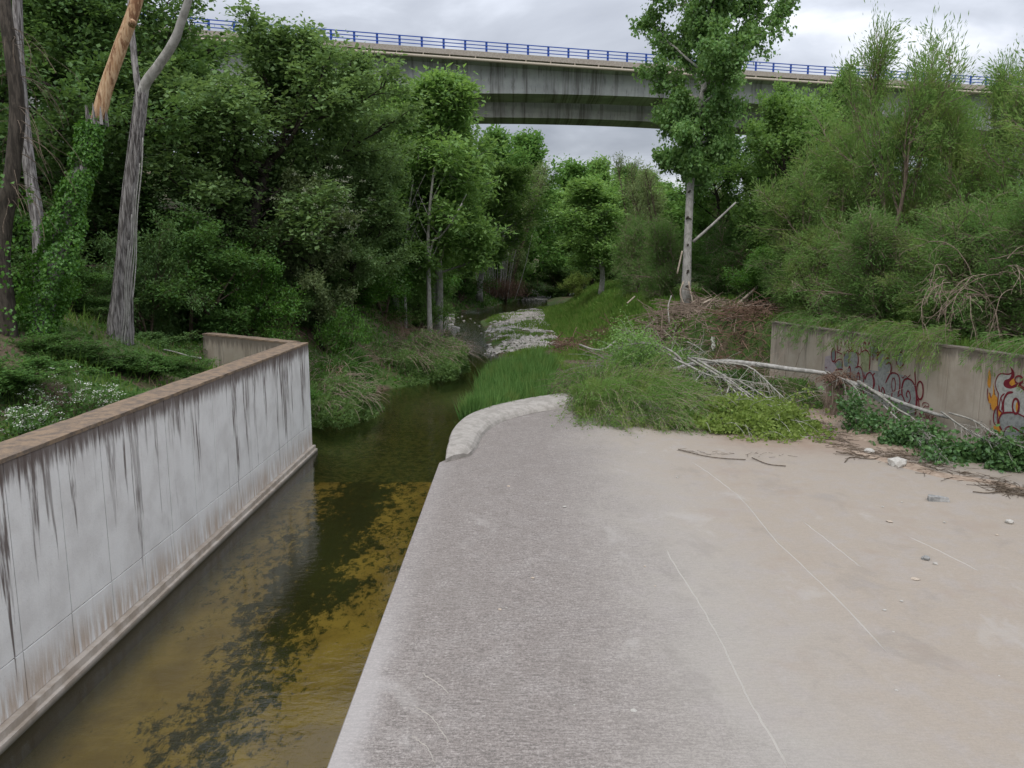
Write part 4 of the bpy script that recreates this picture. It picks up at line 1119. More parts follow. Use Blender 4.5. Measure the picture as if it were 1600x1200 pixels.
# dark trunk at the left edge
b = trunk_at(20, 605, 19.5)
t = thing('old_tree', b, 'dark rough trunk hung with dry twigs at the left edge', 'tree')
q = bez([(0, 0, -.4)] + rel3([(18, 590, 19.5), (8, 480, 19.5), (2, 380, 19.6), (20, 260, 19.7), (26, 160, 19.8), (14, 60, 19.9), (0, -40, 20), (-20, -160, 20)], b), 34)
g = Geo(); g.tube(q, np.interp(np.linspace(0, 1, 34), [0, .1, .5, 1], [.36, .23, .18, .12]), 14, .07, rg); g.obj('trunk', M['bark_dark'], t, True)
g = Geo(); q2 = q[16:30]
for k in range(70):
    c = q[rg.integers(14, 26)]; L = .6 + 1.6 * rg.random()
    g.tube(limb_path(rg, c, np.array([rg.normal() * .6 + .4, rg.normal() * .5, .2]), L, 8, .35, -2.2), .007, 3, 0, None, False)
tag(g.obj('hanging_twigs', M['bark_brown'], t), kind='stuff')
ivy(q[1:16], [.5, .45, .4], 1500, M['ivy_leaf'], t, .10, seed=9, holes=.0)
b = trunk_at(52, 585, 23.5)
t = thing('old_tree', b, 'second dark trunk, thinner, partly hidden behind the ivy-covered one', 'tree')
g = Geo(); q = bez([(0, 0, -.4)] + rel3([(52, 585, 23.5), (56, 480, 23.5), (62, 380, 23.5), (44, 250, 23.6), (30, 100, 23.7), (26, -60, 23.8)], b), 26)
g.tube(q, np.linspace(.24, .12, 26), 12, .07, rg); g.obj('trunk', M['bark_grey'], t, True)
# white stems in the light green thicket
for (pts, r, lab) in (([(669, 396, 50), (670, 350, 50), (674, 300, 50), (679, 262, 50)], .13, 'straight white tree stem in the light green thicket'),
                      ([(672, 394, 50), (690, 368, 49.6), (705, 348, 49.2), (722, 318, 48.8)], .08, 'thin white stem leaning right from the foot of the straight one'),
                      ([(632, 410, 50), (636, 360, 50), (641, 310, 50), (646, 280, 50)], .09, 'dim greyish stem left of the straight white one')):
    p0 = D(*pts[0]); b = np.array([p0[0], p0[1], H(p0[0], p0[1])]); t = thing('slender_tree', b, lab, 'tree')
    P = bez([(0, 0, -.3)] + [D(*p) - b for p in pts], 16); g = Geo(); g.tube(P, np.linspace(r * 1.2, r * .6, 16), 8, .04, rg); g.obj('stem', M['bark_pale'], t, True)
    for k in range(5):
        c = P[8 + k]; g = Geo(); d = np.array([(-1) ** k * .7, rg.normal() * .3, .9]); g.tube(limb_path(rg, c, d, 1.8 + rg.random(), 7, .2, .4), np.linspace(.035, .01, 7), 4); g.obj('branch', M['bark_pale'], t, True)
# canes by the water: pale tops, reddish dead foot
b = at(778, 121); t = thing('cane_clump', b, 'tall pale canes with a reddish dead foot at the stream bend', 'reeds')
g = Geo()
for k in range(34):
    o = np.array([rg.normal() * 1.4, rg.normal() * .8, 0]); g.tube(limb_path(rg, o, np.array([o[0] * .12, 0, 1.]), 8 + 5 * rg.random(), 7, .10, .1), np.linspace(.05, .02, 7), 4)
tag(g.obj('canes', M['bark_pale'], t), kind='stuff')
g = Geo(); n = 2600; P = rg.normal(size=(n, 3)) * [2.0, 1.0, 0] + [0, 0, 0]; P[:, 2] = rg.random(n) * 2.2
leaf_geo(g, P, rg.normal(size=(n, 3)) * .45 + [0, 0, 1], .9 + rg.random(n), .05, rg)
tag(g.obj('dead_foot', M['red_twig'], t), kind='stuff')

# ---------------------------------------------------------------- brushy mounds
def mound(name, label, cat, c, rad, nleaf, leaf, lm, ntw, tm='dry_twig', seed=0, flow=(0, -1), tw_zone=.35, green_low=True, twl=1.6, leafshape=None, tw_r=.011, sprig=0, aleaf=.5, group=None):
    r = np.random.default_rng(seed); t = thing(name, (c[0], c[1], c[2]), label, cat, group)
    R = np.array(rad)
    def surf(n, lo=0.0):
        d = r.normal(size=(n, 3)); d[:, 2] = np.abs(d[:, 2]) ; d = unit(d)
        if lo: d = d[d[:, 2] > lo]
        k = np.array([1 + .38 * mnoise.noise(Vector(v * 2.0 + seed)) + .14 * mnoise.noise(Vector(v * 6 + seed)) for v in d])
        return d, d * R * k[:, None]
    # twig strands first
    g = Geo(); LSp, LSd = [], []
    d, P = surf(int(ntw / max(.05, 1 - tw_zone)), tw_zone)
    fl = np.array([flow[0], flow[1], 0.])
    for k in range(min(ntw, len(P))):
        dr = fl * (.5 + .4 * r.random()) + d[k] * [.7, .7, .25] + r.normal(size=3) * .28 + [0, 0, .25]
        q = limb_path(r, P[k] * .93, dr, twl * (.5 + .8 * r.random()), 7, .25, -1.3)
        q[:, 2] = np.maximum(q[:, 2], .04)
        g.tube(q, np.linspace(tw_r, tw_r * .45, 7), 3, 0, None, False)
        if sprig:
            for j in range(1, 7): LSp.append(q[j]); LSd.append(q[j] - q[j - 1])
    if ntw: tag(g.obj('twigs', M[tm], t), kind='stuff')
    d, P = surf(nleaf)
    P = P * (1 - .22 * r.random(nleaf)[:, None] ** 2)
    if green_low: keep = r.random(nleaf) > np.clip((d[:, 2] - .55) * 1.6, 0, .85)
    else: keep = np.ones(nleaf, bool)
    P, d = P[keep], d[keep]; n = len(P)
    dd = fl * .35 + d * .6 + r.normal(size=(n, 3)) * aleaf + [0, 0, .25]
    g = Geo(); leaf_geo(g, P, dd, leaf[0] * (.6 + .8 * r.random(n)), leaf[1], r, nrm=None)
    if sprig:
        A = np.repeat(np.array(LSp), sprig, 0); Bd = unit(np.repeat(np.array(LSd), sprig, 0)); n = len(A)
        leaf_geo(g, A + r.normal(size=(n, 3)) * .035, Bd + r.normal(size=(n, 3)) * .4, leaf[0] * .8, leaf[1], r)
    tag(g.obj('foliage', M[lm], t), kind='stuff')
    return t
c = D(648, 560, 41.5); mound('brush_mound', 'big rounded mound of green brush with dry twigs on top, beside the still pool', 'shrub', (c[0] - .3, 41.8, 0), (3.1, 4.0, 2.0), 26000, (.17, .075), 'mound_leaf', 800, seed=5, flow=(.4, -.6), tw_zone=.55, twl=1.3, aleaf=.8)
c = D(600, 520, 45); mound('brush_mound', 'brown dry brush heap at the top of the bank behind the big green mound', 'shrub', (c[0] - .5, 46.5, .8), (2.0, 2.6, 1.7), 7000, (.14, .06), 'mound_leaf', 520, seed=6, flow=(.6, -.5), tw_zone=.2, twl=1.6, tm='red_twig')
c = D(530, 640, 29.5); mound('brush_mound', 'low grassy mound with pale dry twigs just beyond the end of the long wall', 'shrub', (c[0] - .25, 30.0, 0), (1.55, 2.6, 1.45), 14000, (.17, .05), 'mound_leaf', 200, seed=7, flow=(.7, -.4), tw_zone=.5, twl=1.0, aleaf=.75)
c = D(488, 590, 31); mound('brush_mound', 'leafy green mound on the bank behind the low grassy one', 'shrub', (c[0], 33.5, .3), (1.9, 2.6, 1.7), 7000, (.15, .07), 'shrub_leaf', 120, seed=8, tw_zone=.4)

# ---------------------------------------------------------------- grass and ground cover
def cover(name, label, cat, n, ysel, xsel, L, W, mat, zmin=.03, upb=1.0, seed=0, patch=None, spread=.45):
    r = np.random.default_rng(seed); y = ysel[0] + (ysel[1] - ysel[0]) * r.random(n) ** (1.0 if len(ysel) < 3 else ysel[2])
    lo = np.array([xsel(v)[0] for v in y]); hi = np.array([xsel(v)[1] for v in y])
    x = lo + (hi - lo) * r.random(n); z = HV(x, y)
    k = z > zmin
    if patch:
        pn = np.array([mnoise.noise(Vector((a * patch[0], c * patch[0], seed))) for a, c in zip(x, y)]); k &= pn > patch[1]
    x, y, z = x[k], y[k], z[k]; n = len(x)
    sz = .55 + .8 * r.random(n)
    if patch: sz *= .7 + .6 * np.clip((pn[k] - patch[1]) * 2, 0, 1)
    P = np.stack([x, y, z - .03], 1); dd = r.normal(size=(n, 3)) * spread + [0, 0, upb]
    g = Geo(); leaf_geo(g, P, dd, L * sz, W, r, fold=.05)
    return tag(g.obj(name, M[mat]), label, cat, kind='stuff')
cover('tall_grass', 'tall bright green grass between the concrete sill and the stream', 'grass', 13000, (27.5, 41), lambda y: (interp(y, RY, RX) - .2, (float(np.interp(y, SO[:, 1], SO[:, 0])) - .12 if y < 33 else interp(y, RY, RX) + 3.2)), .80, .05, 'tall_grass', -.4, seed=21, spread=.24, patch=(1.1, -.42))
cover('tall_grass', 'low mixed green grass and weeds around the fallen brush', 'grass', 15000, (33.2, 50), lambda y: (interp(y, RY, RX) + .8, 13), .38, .05, 'grass', .1, seed=22, patch=(.7, -.15), spread=.5)
cover('bank_grass', 'bright green grass on the sloping bank right of the gravel', 'grass', 42000, (46, 105), lambda y: (interp(y, TY, TX) - 1.0, interp(y, TY, TX) + 10), .55, .10, 'grass', .2, seed=23, spread=.4)
cover('bar_grass', 'thin tufts of grass on the gravel bar', 'grass', 14000, (48, 100), lambda y: (interp(y, RY, RX) + .3, interp(y, TY, TX)), .32, .06, 'grass', .1, seed=24, patch=(.28, .02))
cover('ground_cover', 'dark green weeds on the ground behind the long wall', 'ground cover', 52000, (6, 36), lambda y: (-11 - y * .75, left_profile(y)[3] + .05), .15, .085, 'shrub_leaf', .3, seed=25, upb=.45, spread=.7)
cover('ground_cover', 'longer grass tufts between the weeds behind the long wall', 'ground cover', 22000, (8, 34), lambda y: (-10 - y * .75, left_profile(y)[3]), .42, .028, 'grass', .3, seed=26, patch=(.6, .0))
cover('ground_cover', 'green weeds and creepers on the left stream bank', 'ground cover', 26000, (25, 70), lambda y: (left_profile(y)[3] - 3.5, left_profile(y)[0]), .22, .09, 'ivy_leaf', .03, seed=27, upb=.5, spread=.7, patch=(.55, -.22))
cover('ground_cover', 'undergrowth on the shaded left bank further upstream', 'ground cover', 18000, (60, 150), lambda y: (left_profile(y)[3] - 12, left_profile(y)[0]), .6, .22, 'shrub_leaf', .03, seed=28, upb=.6, spread=.6)
cover('ground_cover', 'weeds on top of the right bank behind the graffiti wall', 'ground cover', 26000, (14, 50), lambda y: (right_profile(y)[3] + .15, right_profile(y)[3] + 9), .34, .05, 'grass', .5, seed=29, upb=.8)
cover('dry_leaves', 'dry brown litter and dead grass behind the long wall', 'ground cover', 6000, (10, 32), lambda y: (-10 - y * .5, left_profile(y)[3]), .28, .02, 'dry_grass', .3, seed=30, upb=.2, spread=.8, patch=(.5, .1))
cover('dry_leaves', 'dry brown grass stems along the left bank', 'ground cover', 7000, (26, 60), lambda y: (left_profile(y)[3] - 2, left_profile(y)[0] - .3), .45, .025, 'dry_grass', .2, seed=31, upb=.3, spread=.8, patch=(.5, -.1))

# white flowering shrubs behind the wall
for k, (px, py, Y, s, lab) in enumerate([(118, 628, 16.5, 1.0, 'white flowering shrub behind the long wall'), (42, 655, 14.6, .62, 'small white flowering plant at the left edge behind the long wall')]):
    p = D(px, py, Y); zb = H(p[0], Y); t = thing('flowering_shrub', (p[0], Y, zb), lab, 'shrub')
    r = np.random.default_rng(40 + k); gs, gl, gf = Geo(), Geo(), Geo()
    for i in range(26):
        d = np.array([r.normal() * .55, r.normal() * .5, 1.0]); q = limb_path(r, np.array([r.normal() * .12, r.normal() * .12, 0]), d, s * (.9 + .5 * r.random()), 8, .2, -.5)
        gs.tube(q, np.linspace(.012, .005, 8), 3, 0, None, False)
        for j in range(2, 8):
            n = 7; leaf_geo(gl, q[j] + r.normal(size=(n, 3)) * .07, r.normal(size=(n, 3)) + [0, 0, .3], .09, .045, r)
            if j > 3 and r.random() < .75:
                n = 12; leaf_geo(gf, q[j] + [0, 0, .04] + r.normal(size=(n, 3)) * [.05, .05, .015], r.normal(size=(n, 3)) * [1, 1, .3], .034, .032, r, nrm=np.tile([0, 0, 2.], (n, 1)))
    gs.obj('stems', M['bark_brown'], t); gl.obj('foliage', M['shrub_leaf'], t); gf.obj('blossom', M['flower'], t)
# pale stick lying in the weeds
b = trunk_at(285, 555, 24.0); t = thing('pale_stick', b, 'thin bleached stick lying in the weeds left of the wing wall', 'stick')
g = Geo(); g.tube(bez([D(254, 546, 24) - b, D(270, 549, 24) - b, D(293, 556, 23.6) - b, D(314, 560, 23.4) - b], 10), np.linspace(.02, .035, 10), 6); g.obj('stem', M['white_twig'], t, True)
# bare earth face on the left bank
def rock_mesh(name, seed, mat, flat=.6, rough=.3, sub=2):
    import bmesh
    bm = bmesh.new(); bmesh.ops.create_icosphere(bm, subdivisions=sub, radius=1.0)
    for v in bm.verts:
        n = mnoise.noise(v.co * 1.3 + Vector((seed, 0, 0))); n2 = mnoise.noise(v.co * 3.1 + Vector((0, seed, 0)))
        v.co *= 1 + rough * n + rough * .4 * n2; v.co.z *= flat
    me = bpy.data.meshes.new(name); bm.to_mesh(me); bm.free(); me.materials.append(mat); return me
EARTH = stone_mat("bare_earth", (.24, .15, .09), (.34, .235, .155))
for k, (px, py, Y, sx, sy, sz) in enumerate([(503, 500, 40, .9, 1.2, .7), (524, 535, 36, .7, 1.2, .55)]):
    p = D(px, py, Y); o = link('earth_face', rock_mesh('earth_face', 5 + k, EARTH, 1, .45, 3), None, (p[0], Y, H(p[0], Y) - .1)); o.scale = (sx, sy, sz); o.rotation_euler = (0, 0, .5)
    tag(o, ['bare reddish earth face on the left bank below the dark bushes', 'lower bare reddish earth patch on the left bank near the wall corner'][k], 'earth')

# ---------------------------------------------------------------- gravel and stones
def gravel(name, label, poly, n, s0, s1, z0, seed, sheet=True):
    r = np.random.default_rng(seed); Q = np.array([G(a, b_, z0)[:2] for a, b_ in poly])
    lo, hi = Q.min(0), Q.max(0); P = []
    def ins(p):
        c = False; j = len(Q) - 1
        for i in range(len(Q)):
            if (Q[i][1] > p[1]) != (Q[j][1] > p[1]) and p[0] < (Q[j][0] - Q[i][0]) * (p[1] - Q[i][1]) / (Q[j][1] - Q[i][1]) + Q[i][0]: c = not c
            j = i
        return c
    while len(P) < n:
        p = lo + (hi - lo) * r.random(2)
        if ins(p + r.normal(size=2) * [.5, 1.2]) and mnoise.noise(Vector((p[0] * .5, p[1] * .22, seed))) > -.16: P.append(p)
    P = np.array(P); g = Geo()
    oc = np.array([(1, 0, 0), (0, 1, 0), (-1, 0, 0), (0, -1, 0), (0, 0, .6), (.7, .7, .35), (-.7, .7, .35), (-.7, -.7, .35), (.7, -.7, .35)], float)
    tri = [(0, 5, 4), (5, 1, 4), (1, 6, 4), (6, 2, 4), (2, 7, 4), (7, 3, 4), (3, 8, 4), (8, 0, 4)]
    for p in P:
        s = s0 + (s1 - s0) * r.random() ** 3; a = r.random() * 6.28; v = oc * (1 + .25 * r.normal(size=oc.shape)) * s * [1, .7 + .3 * r.random(), 1]
        v = v @ np.array([[cos(a), sin(a), 0], [-sin(a), cos(a), 0], [0, 0, 1]])
        g.add(v + [p[0], p[1], max(H(p[0], p[1]), -.02)], None, tri)
    return tag(g.obj(name, M['gravel']), label, 'gravel', kind='stuff')
gravel('gravel_bar', 'pale gravel bar in the bend right of the riffle', [(757, 520), (775, 505), (800, 492), (830, 488), (862, 498), (872, 515), (850, 522), (800, 524)], 3600, .06, .26, .25, 61)
gravel('gravel_bar', 'scattered pale stones on the near bar beside the tall grass', [(762, 545), (775, 530), (800, 526), (845, 530), (885, 528), (905, 545), (860, 552), (800, 550)], 1500, .06, .24, .2, 62)
gravel('gravel_bar', 'thin strip of gravel by the far pool', [(806, 468), (812, 463), (850, 462), (853, 467)], 700, .12, .35, .1, 63)
gravel('gravel_bar', 'gravel and small stones under the riffle on the left side', [(640, 492), (665, 486), (700, 490), (705, 500), (680, 510), (655, 505)], 900, .08, .25, .0, 64)
gravel('gravel_bar', 'small stones along the back of the gravel bar', [(778, 500), (790, 488), (815, 484), (842, 484), (850, 492), (820, 498)], 500, .1, .3, .25, 65)
SM = [rock_mesh('stream_stone', s, M['stone'], .55, .35, 2) for s in (1, 2, 3, 4)]
_st = [(663, 495, 5), (680, 498, 5), (694, 488, 4), (707, 491, 7), (708, 497, 7), (716, 495, 4), (705, 506, 8), (710, 510, 10), (716, 511, 7), (684, 501, 5), (725, 500, 5), (697, 498, 4), (758, 551, 6), (752, 519, 5), (690, 511, 5),
       (672, 492, 4), (722, 493, 4), (735, 497, 4), (742, 503, 4), (749, 508, 4), (676, 508, 6), (765, 538, 9), (775, 533, 10), (783, 529, 8), (790, 531, 8), (808, 545, 9), (815, 541, 9), (825, 538, 8), (800, 540, 7), (770, 573, 4), (780, 548, 6), (764, 517, 7), (770, 521, 8), (778, 517, 7)]
for k, (px, py, w) in enumerate(_st):
    p = G(px, py, 0.05); s = w / F * p[1] * .55
    o = link('stream_stone', SM[k % 4], None, (p[0], p[1], max(H(p[0], p[1]), -.05 * 1))); o.scale = (s, s * 1.1, s * .8); o.rotation_euler = (0, 0, k * 1.9)
    if py < 513: tag(o, 'larger pale stone breaking the surface of the shallow riffle' if w > 5 else 'small pale stone in the shallow water of the riffle', 'stone', 'larger pale stones in the riffle' if w > 5 else 'small pale stones in the riffle')
    else: tag(o, 'pale stone at the water edge of the near gravel bar', 'stone', 'pale stones along the near gravel bar')
# broken rocks on the apron
def rock(name, px, py, w, seed, mat, label, cat='rock', flat=.6, sx=1, sz=1.0, rz=0, group=None):
    p = G(px, py, AZ); s = w / F * math.hypot(p[1], CAMZ) * .5
    o = link(name, rock_mesh(name, seed, M[mat], flat, .42, 2), None, (p[0], p[1], AZ + s * flat * sz * .55)); o.scale = (s, s * sx, s * sz); o.rotation_euler = (0, 0, rz)
    return tag(o, label, cat, group)
rock('rock', 1402, 727, 28, 71, 'stone', 'pale rounded rock on the apron in front of the fallen tree', sz=1.0)
rock('rock', 1358, 707, 15, 72, 'stone', 'small pale rock behind the larger rounded one')
p = G(1466, 782, AZ); g = Geo(); g.add(np.array([(-.30, -.11, 0), (.28, -.13, 0), (.31, .10, 0), (-.26, .13, 0), (-.31, -.07, .15), (-.22, -.09, .13), (.24, -.10, .105), (.29, .06, .09), (-.24, .10, .155), (.05, .09, .13)]) * .82,
      [(0, 1, 6, 5), (1, 2, 7, 6), (5, 6, 9, 4), (0, 3, 8, 4)], [(0, 5, 4), (6, 7, 9), (4, 9, 8), (3, 9, 8), (2, 9, 7), (2, 3, 9), (4, 5, 5)][:6])
o = g.obj('concrete_chunk', M['grey_rock']); o.location = (p[0], p[1], AZ - .004); o.rotation_euler = (0, 0, -.12); tag(o, 'angular grey block lying alone on the right of the apron', 'rock')
rock('rock', 1446, 874, 12, 74, 'grey_rock', 'small dark broken stone in the middle right of the apron')
rock('pebble', 1462, 882, 7, 75, 'stone', 'tiny pale pebble just right of the small dark stone')
rock('pebble', 1577, 817, 12, 76, 'stone', 'small pale lump near the right edge of the apron')
rock('pebble', 1430, 905, 12, 77, 'log', 'flat brownish bit of debris below the small dark stone', flat=.2)
rock('pebble', 1390, 815, 9, 78, 'log', 'flat brown crumb between the grey block and the long mortar ridge', flat=.2)
rr_ = np.random.default_rng(77)
for k in range(18):
    px, py = 720 + 860 * rr_.random(), 745 + 440 * rr_.random()
    rock('crumb', px, py, 2.5 + 3.5 * rr_.random(), 80 + k % 6, ['stone', 'log', 'stone'][k % 3], 'tiny crumb of grit lying on the bare apron', 'debris', flat=.4, rz=k, group='grit scattered on the apron')
rock('white_speck', 882, 792, 6, 91, 'stone', 'small white speck of debris alone near the top middle of the apron', 'debris', flat=.3)
rock('white_speck', 990, 1110, 9, 92, 'stone', 'white crusty spot in the lower middle of the apron', 'debris', flat=.12)

# ---------------------------------------------------------------- fallen trees
# feathery fallen tamarisk heap on the edge of the apron
c = D(1000, 640, 29); mound('fallen_tamarisk', 'olive feathery heap of a fallen tamarisk spilling onto the apron', 'fallen tree', (c[0] - .1, 28.6, AZ - .1), (2.75, 3.5, 1.30), 30000, (.17, .026), 'willow_leaf', 800, 'dry_twig', seed=15, flow=(.75, -.75), tw_zone=.05, green_low=False, twl=1.5, sprig=5, aleaf=.6, tw_r=.009)
c = D(920, 600, 31.5); mound('fallen_tamarisk', 'smaller feathery clump at the end of the concrete sill', 'fallen tree', (c[0], 31.5, .35), (1.3, 1.9, 1.1), 4500, (.22, .025), 'tamarisk_leaf', 300, 'dry_twig', seed=16, flow=(-.4, -.8), tw_zone=.05, green_low=False, twl=1.2, sprig=2, aleaf=.4)
c = D(1015, 560, 35); mound('leafy_heap', 'fresh green leafy heap behind the fallen tamarisk, below the drift pile', 'shrub', (c[0], 35.3, .4), (3.0, 2.4, 1.6), 15000, (.14, .09), 'ash_leaf', 200, 'white_twig', seed=17, flow=(-.5, -.5), tw_zone=.25, green_low=False, twl=1.8, aleaf=.7, tw_r=.014)
c = D(1130, 600, 30.5); mound('leafy_heap', 'green brush in the shade under the white fallen trunk', 'shrub', (c[0], 31.0, AZ - .1), (2.4, 2.0, 1.15), 9000, (.14, .07), 'shrub_leaf', 240, 'dry_twig', seed=18, flow=(.3, -.5), tw_zone=.2, green_low=False)
c = D(1250, 610, 29.5); mound('leafy_heap', 'grey-green weeds growing at the foot of the wall left of the hanging roots', 'shrub', (c[0], 30.3, AZ - .1), (2.2, 1.6, .95), 6500, (.16, .05), 'tamarisk_leaf', 160, 'dry_twig', seed=19, flow=(.3, -.3), tw_zone=.2, green_low=False)
c = D(1170, 660, 26); mound('leafy_heap', 'yellow-green leafy top of the fallen poplar lying on the apron', 'fallen tree', (c[0] - .1, 26.3, AZ - .05), (2.2, 2.5, .80), 7000, (.15, .12), 'lime_leaf', 60, 'white_twig', seed=20, flow=(.6, -.6), tw_zone=.2, green_low=False, aleaf=.8)

# the fallen poplar: long white trunk lying over the heaps with fanned branches
b = D(1062, 572, 32); b = np.array([b[0], b[1], AZ]); fp = thing('fallen_poplar', b, 'fallen poplar with long white trunk lying from the heap towards the graffiti wall', 'fallen tree')
q = bez([D(*p) - b for p in [(1052, 578, 31.6), (1085, 569, 31.8), (1130, 565, 31), (1180, 569, 30), (1230, 576, 29), (1290, 584, 27.8), (1335, 600, 26.4), (1400, 626, 24.8), (1455, 645, 23.4), (1482, 652, 22.6)]], 44)
g = Geo(); g.tube(q, np.interp(np.linspace(0, 1, 44), [0, .4, 1], [.095, .085, .05]), 10, .04, rg); g.obj('trunk', M['bark_pale'], fp, True)
BR = [  # white boughs: pixel, distance
    [(1075, 571, 31.7), (1110, 592, 29.8), (1150, 618, 28), (1185, 648, 26.4), (1212, 672, 25.2)],
    [(1090, 575, 31), (1130, 600, 29), (1165, 626, 27.6), (1202, 652, 26.2), (1235, 680, 24.8), (1252, 697, 23.8)],
    [(1052, 572, 31.5), (1080, 586, 30), (1110, 600, 28.8), (1150, 606, 28), (1185, 612, 27.6)],
    [(1080, 571, 31.5), (1120, 578, 30), (1165, 584, 29.4), (1188, 600, 28.6), (1210, 622, 27.6), (1240, 650, 26.5)],
    [(1060, 574, 31.6), (1035, 560, 32.4), (1010, 545, 33), (980, 532, 33.6)],
    [(1066, 578, 31.5), (1055, 565, 31.6), (1030, 552, 32), (995, 548, 32.3), (965, 556, 32)],
    [(1140, 612, 28.4), (1132, 640, 27), (1128, 665, 26), (1140, 690, 24.8)],
    [(1160, 626, 27.6), (1150, 650, 26.4), (1168, 675, 25.2), (1185, 700, 23.8)],
    [(1185, 648, 26.5), (1190, 668, 25.6), (1205, 690, 24.4)],
    [(1100, 590, 30), (1085, 610, 28.8), (1072, 628, 28), (1068, 642, 27.4)],
    [(1125, 600, 29), (1160, 640, 27), (1175, 668, 26), (1200, 690, 24.8)],
    [(1150, 606, 28.4), (1190, 630, 27.4), (1225, 655, 26.4), (1262, 684, 25)],
    [(1290, 586, 27.8), (1330, 606, 26), (1345, 630, 25.2), (1352, 660, 24.6)],
    [(1340, 602, 26.2), (1375, 625, 25), (1400, 645, 24), (1425, 660, 23.2), (1450, 690, 21.8)],
    [(1335, 618, 25.8), (1333, 640, 25.2), (1340, 668, 24.8)],
    [(1380, 640, 24.4), (1412, 672, 23), (1440, 700, 21.8), (1462, 715, 20.8)],
    [(1470, 650, 22.8), (1500, 672, 21.8), (1530, 690, 21), (1570, 705, 20)],
    [(1482, 652, 22.5), (1520, 664, 21.8), (1560, 690, 20.4), (1610, 712, 19.4)],
    [(1440, 665, 23), (1452, 690, 21.8), (1470, 712, 20.8)]]
TIPS = []
for k, pts in enumerate(BR):
    P = bez([D(*p) - b + [0, 0, .32 if p_k else .14] for p_k, p in [(k < 12, q_) for q_ in pts]], 14); g = Geo(); r0 = .06 if k < 6 or k == 13 else .032
    g.tube(P, np.linspace(r0, .012, 14), 6, .05, rg); g.obj('bough', M['white_twig'], fp, True)
    for j in range(3, 14): TIPS.append((P[j], P[j] - P[j - 1], k))
g = Geo(); twt = []
for P, dv, k in TIPS:
    for m_ in range(4 if k < 12 else 3):
        d = unit(dv) * .8 + rg.normal(size=3) * .55 + [0, 0, -.15]; L = .35 + .9 * rg.random(); q = limb_path(rg, P, d, L, 6, .25, -.6)
        q[:, 2] = np.maximum(q[:, 2], .03); g.tube(q, np.linspace(.010, .004, 6), 3, 0, None, False); twt.append((q[-1], q[-1] - q[-2], k)); twt.append((q[3], q[3] - q[2], k))
tag(g.obj('twigs', M['white_twig'], fp), kind='stuff')
def leaves_at(pts, per, L, W, mat, name, sp, seed):
    r = np.random.default_rng(seed); A = np.repeat(np.array([p for p in pts]), per, 0); n = len(A)
    P = A + r.normal(size=(n, 3)) * sp; P[:, 2] = np.maximum(P[:, 2], .02)
    g = Geo(); leaf_geo(g, P, r.normal(size=(n, 3)) + [.2, -.2, -.3], L * (.7 + .5 * r.random(n)), W * (.7 + .5 * r.random(n)), r, nrm=r.normal(size=(n, 3)) + [0, -.3, .8])
    return tag(g.obj(name, mat, fp), kind='stuff')
lime = [p for p, d, k in twt if k in (1, 3, 6, 7, 8, 10, 11) and (p + b)[1] < 27.2]
leaves_at(lime, 13, .12, .10, M['lime_leaf'], 'yellow_leaves', .14, 1)
leaves_at([p for p, d, k in twt if k in (4, 5)], 14, .11, .08, M['ash_leaf'], 'green_leaves', .16, 2)
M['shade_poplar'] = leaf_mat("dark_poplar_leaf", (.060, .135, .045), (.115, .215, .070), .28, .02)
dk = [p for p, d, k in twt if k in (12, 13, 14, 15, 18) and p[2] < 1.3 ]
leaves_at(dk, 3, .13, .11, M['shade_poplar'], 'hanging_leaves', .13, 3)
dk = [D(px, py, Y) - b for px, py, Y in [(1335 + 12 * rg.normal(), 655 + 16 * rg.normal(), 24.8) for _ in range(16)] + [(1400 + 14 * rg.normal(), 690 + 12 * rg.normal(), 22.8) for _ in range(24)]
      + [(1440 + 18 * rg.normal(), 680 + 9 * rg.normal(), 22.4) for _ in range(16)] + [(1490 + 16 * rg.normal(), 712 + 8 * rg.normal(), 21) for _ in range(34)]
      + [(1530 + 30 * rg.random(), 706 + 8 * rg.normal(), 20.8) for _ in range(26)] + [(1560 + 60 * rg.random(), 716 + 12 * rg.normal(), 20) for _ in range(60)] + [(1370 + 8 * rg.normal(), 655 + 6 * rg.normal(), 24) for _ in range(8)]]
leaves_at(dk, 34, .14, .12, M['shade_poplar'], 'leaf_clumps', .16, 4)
# drift of dry roots hanging over the fallen trunk
b = D(1312, 594, 27); b = np.array([b[0], b[1], AZ]); t = thing('root_tangle', b, 'brown tangle of dry roots hanging over the white fallen trunk', 'debris')
r = np.random.default_rng(6); g = Geo(); c0 = D(1311, 592, 27) - b
for k in range(240):
    s = c0 + r.normal(size=3) * [.28, .12, .10]; g.tube(limb_path(r, s, np.array([r.normal(), r.normal() * .6, .4]), .25 + .35 * r.random(), 5, .4, -1.5), .008, 3, 0, None, False)
tag(g.obj('knot', M['red_twig'], t), kind='stuff'); g = Geo()
for k in range(150):
    px = 1306 + r.normal() * 7; L = (.7 + .9 * r.random() ** 2); s = D(px, 596 + r.normal() * 3, 27) - b
    g.tube(limb_path(r, s, np.array([r.normal() * .05, r.normal() * .05, -1.]), min(L, s[2] - .02), 6, .05, -.6), .011, 3, 0, None, False)
tag(g.obj('hanging_roots', M['dry_twig'], t), kind='stuff')
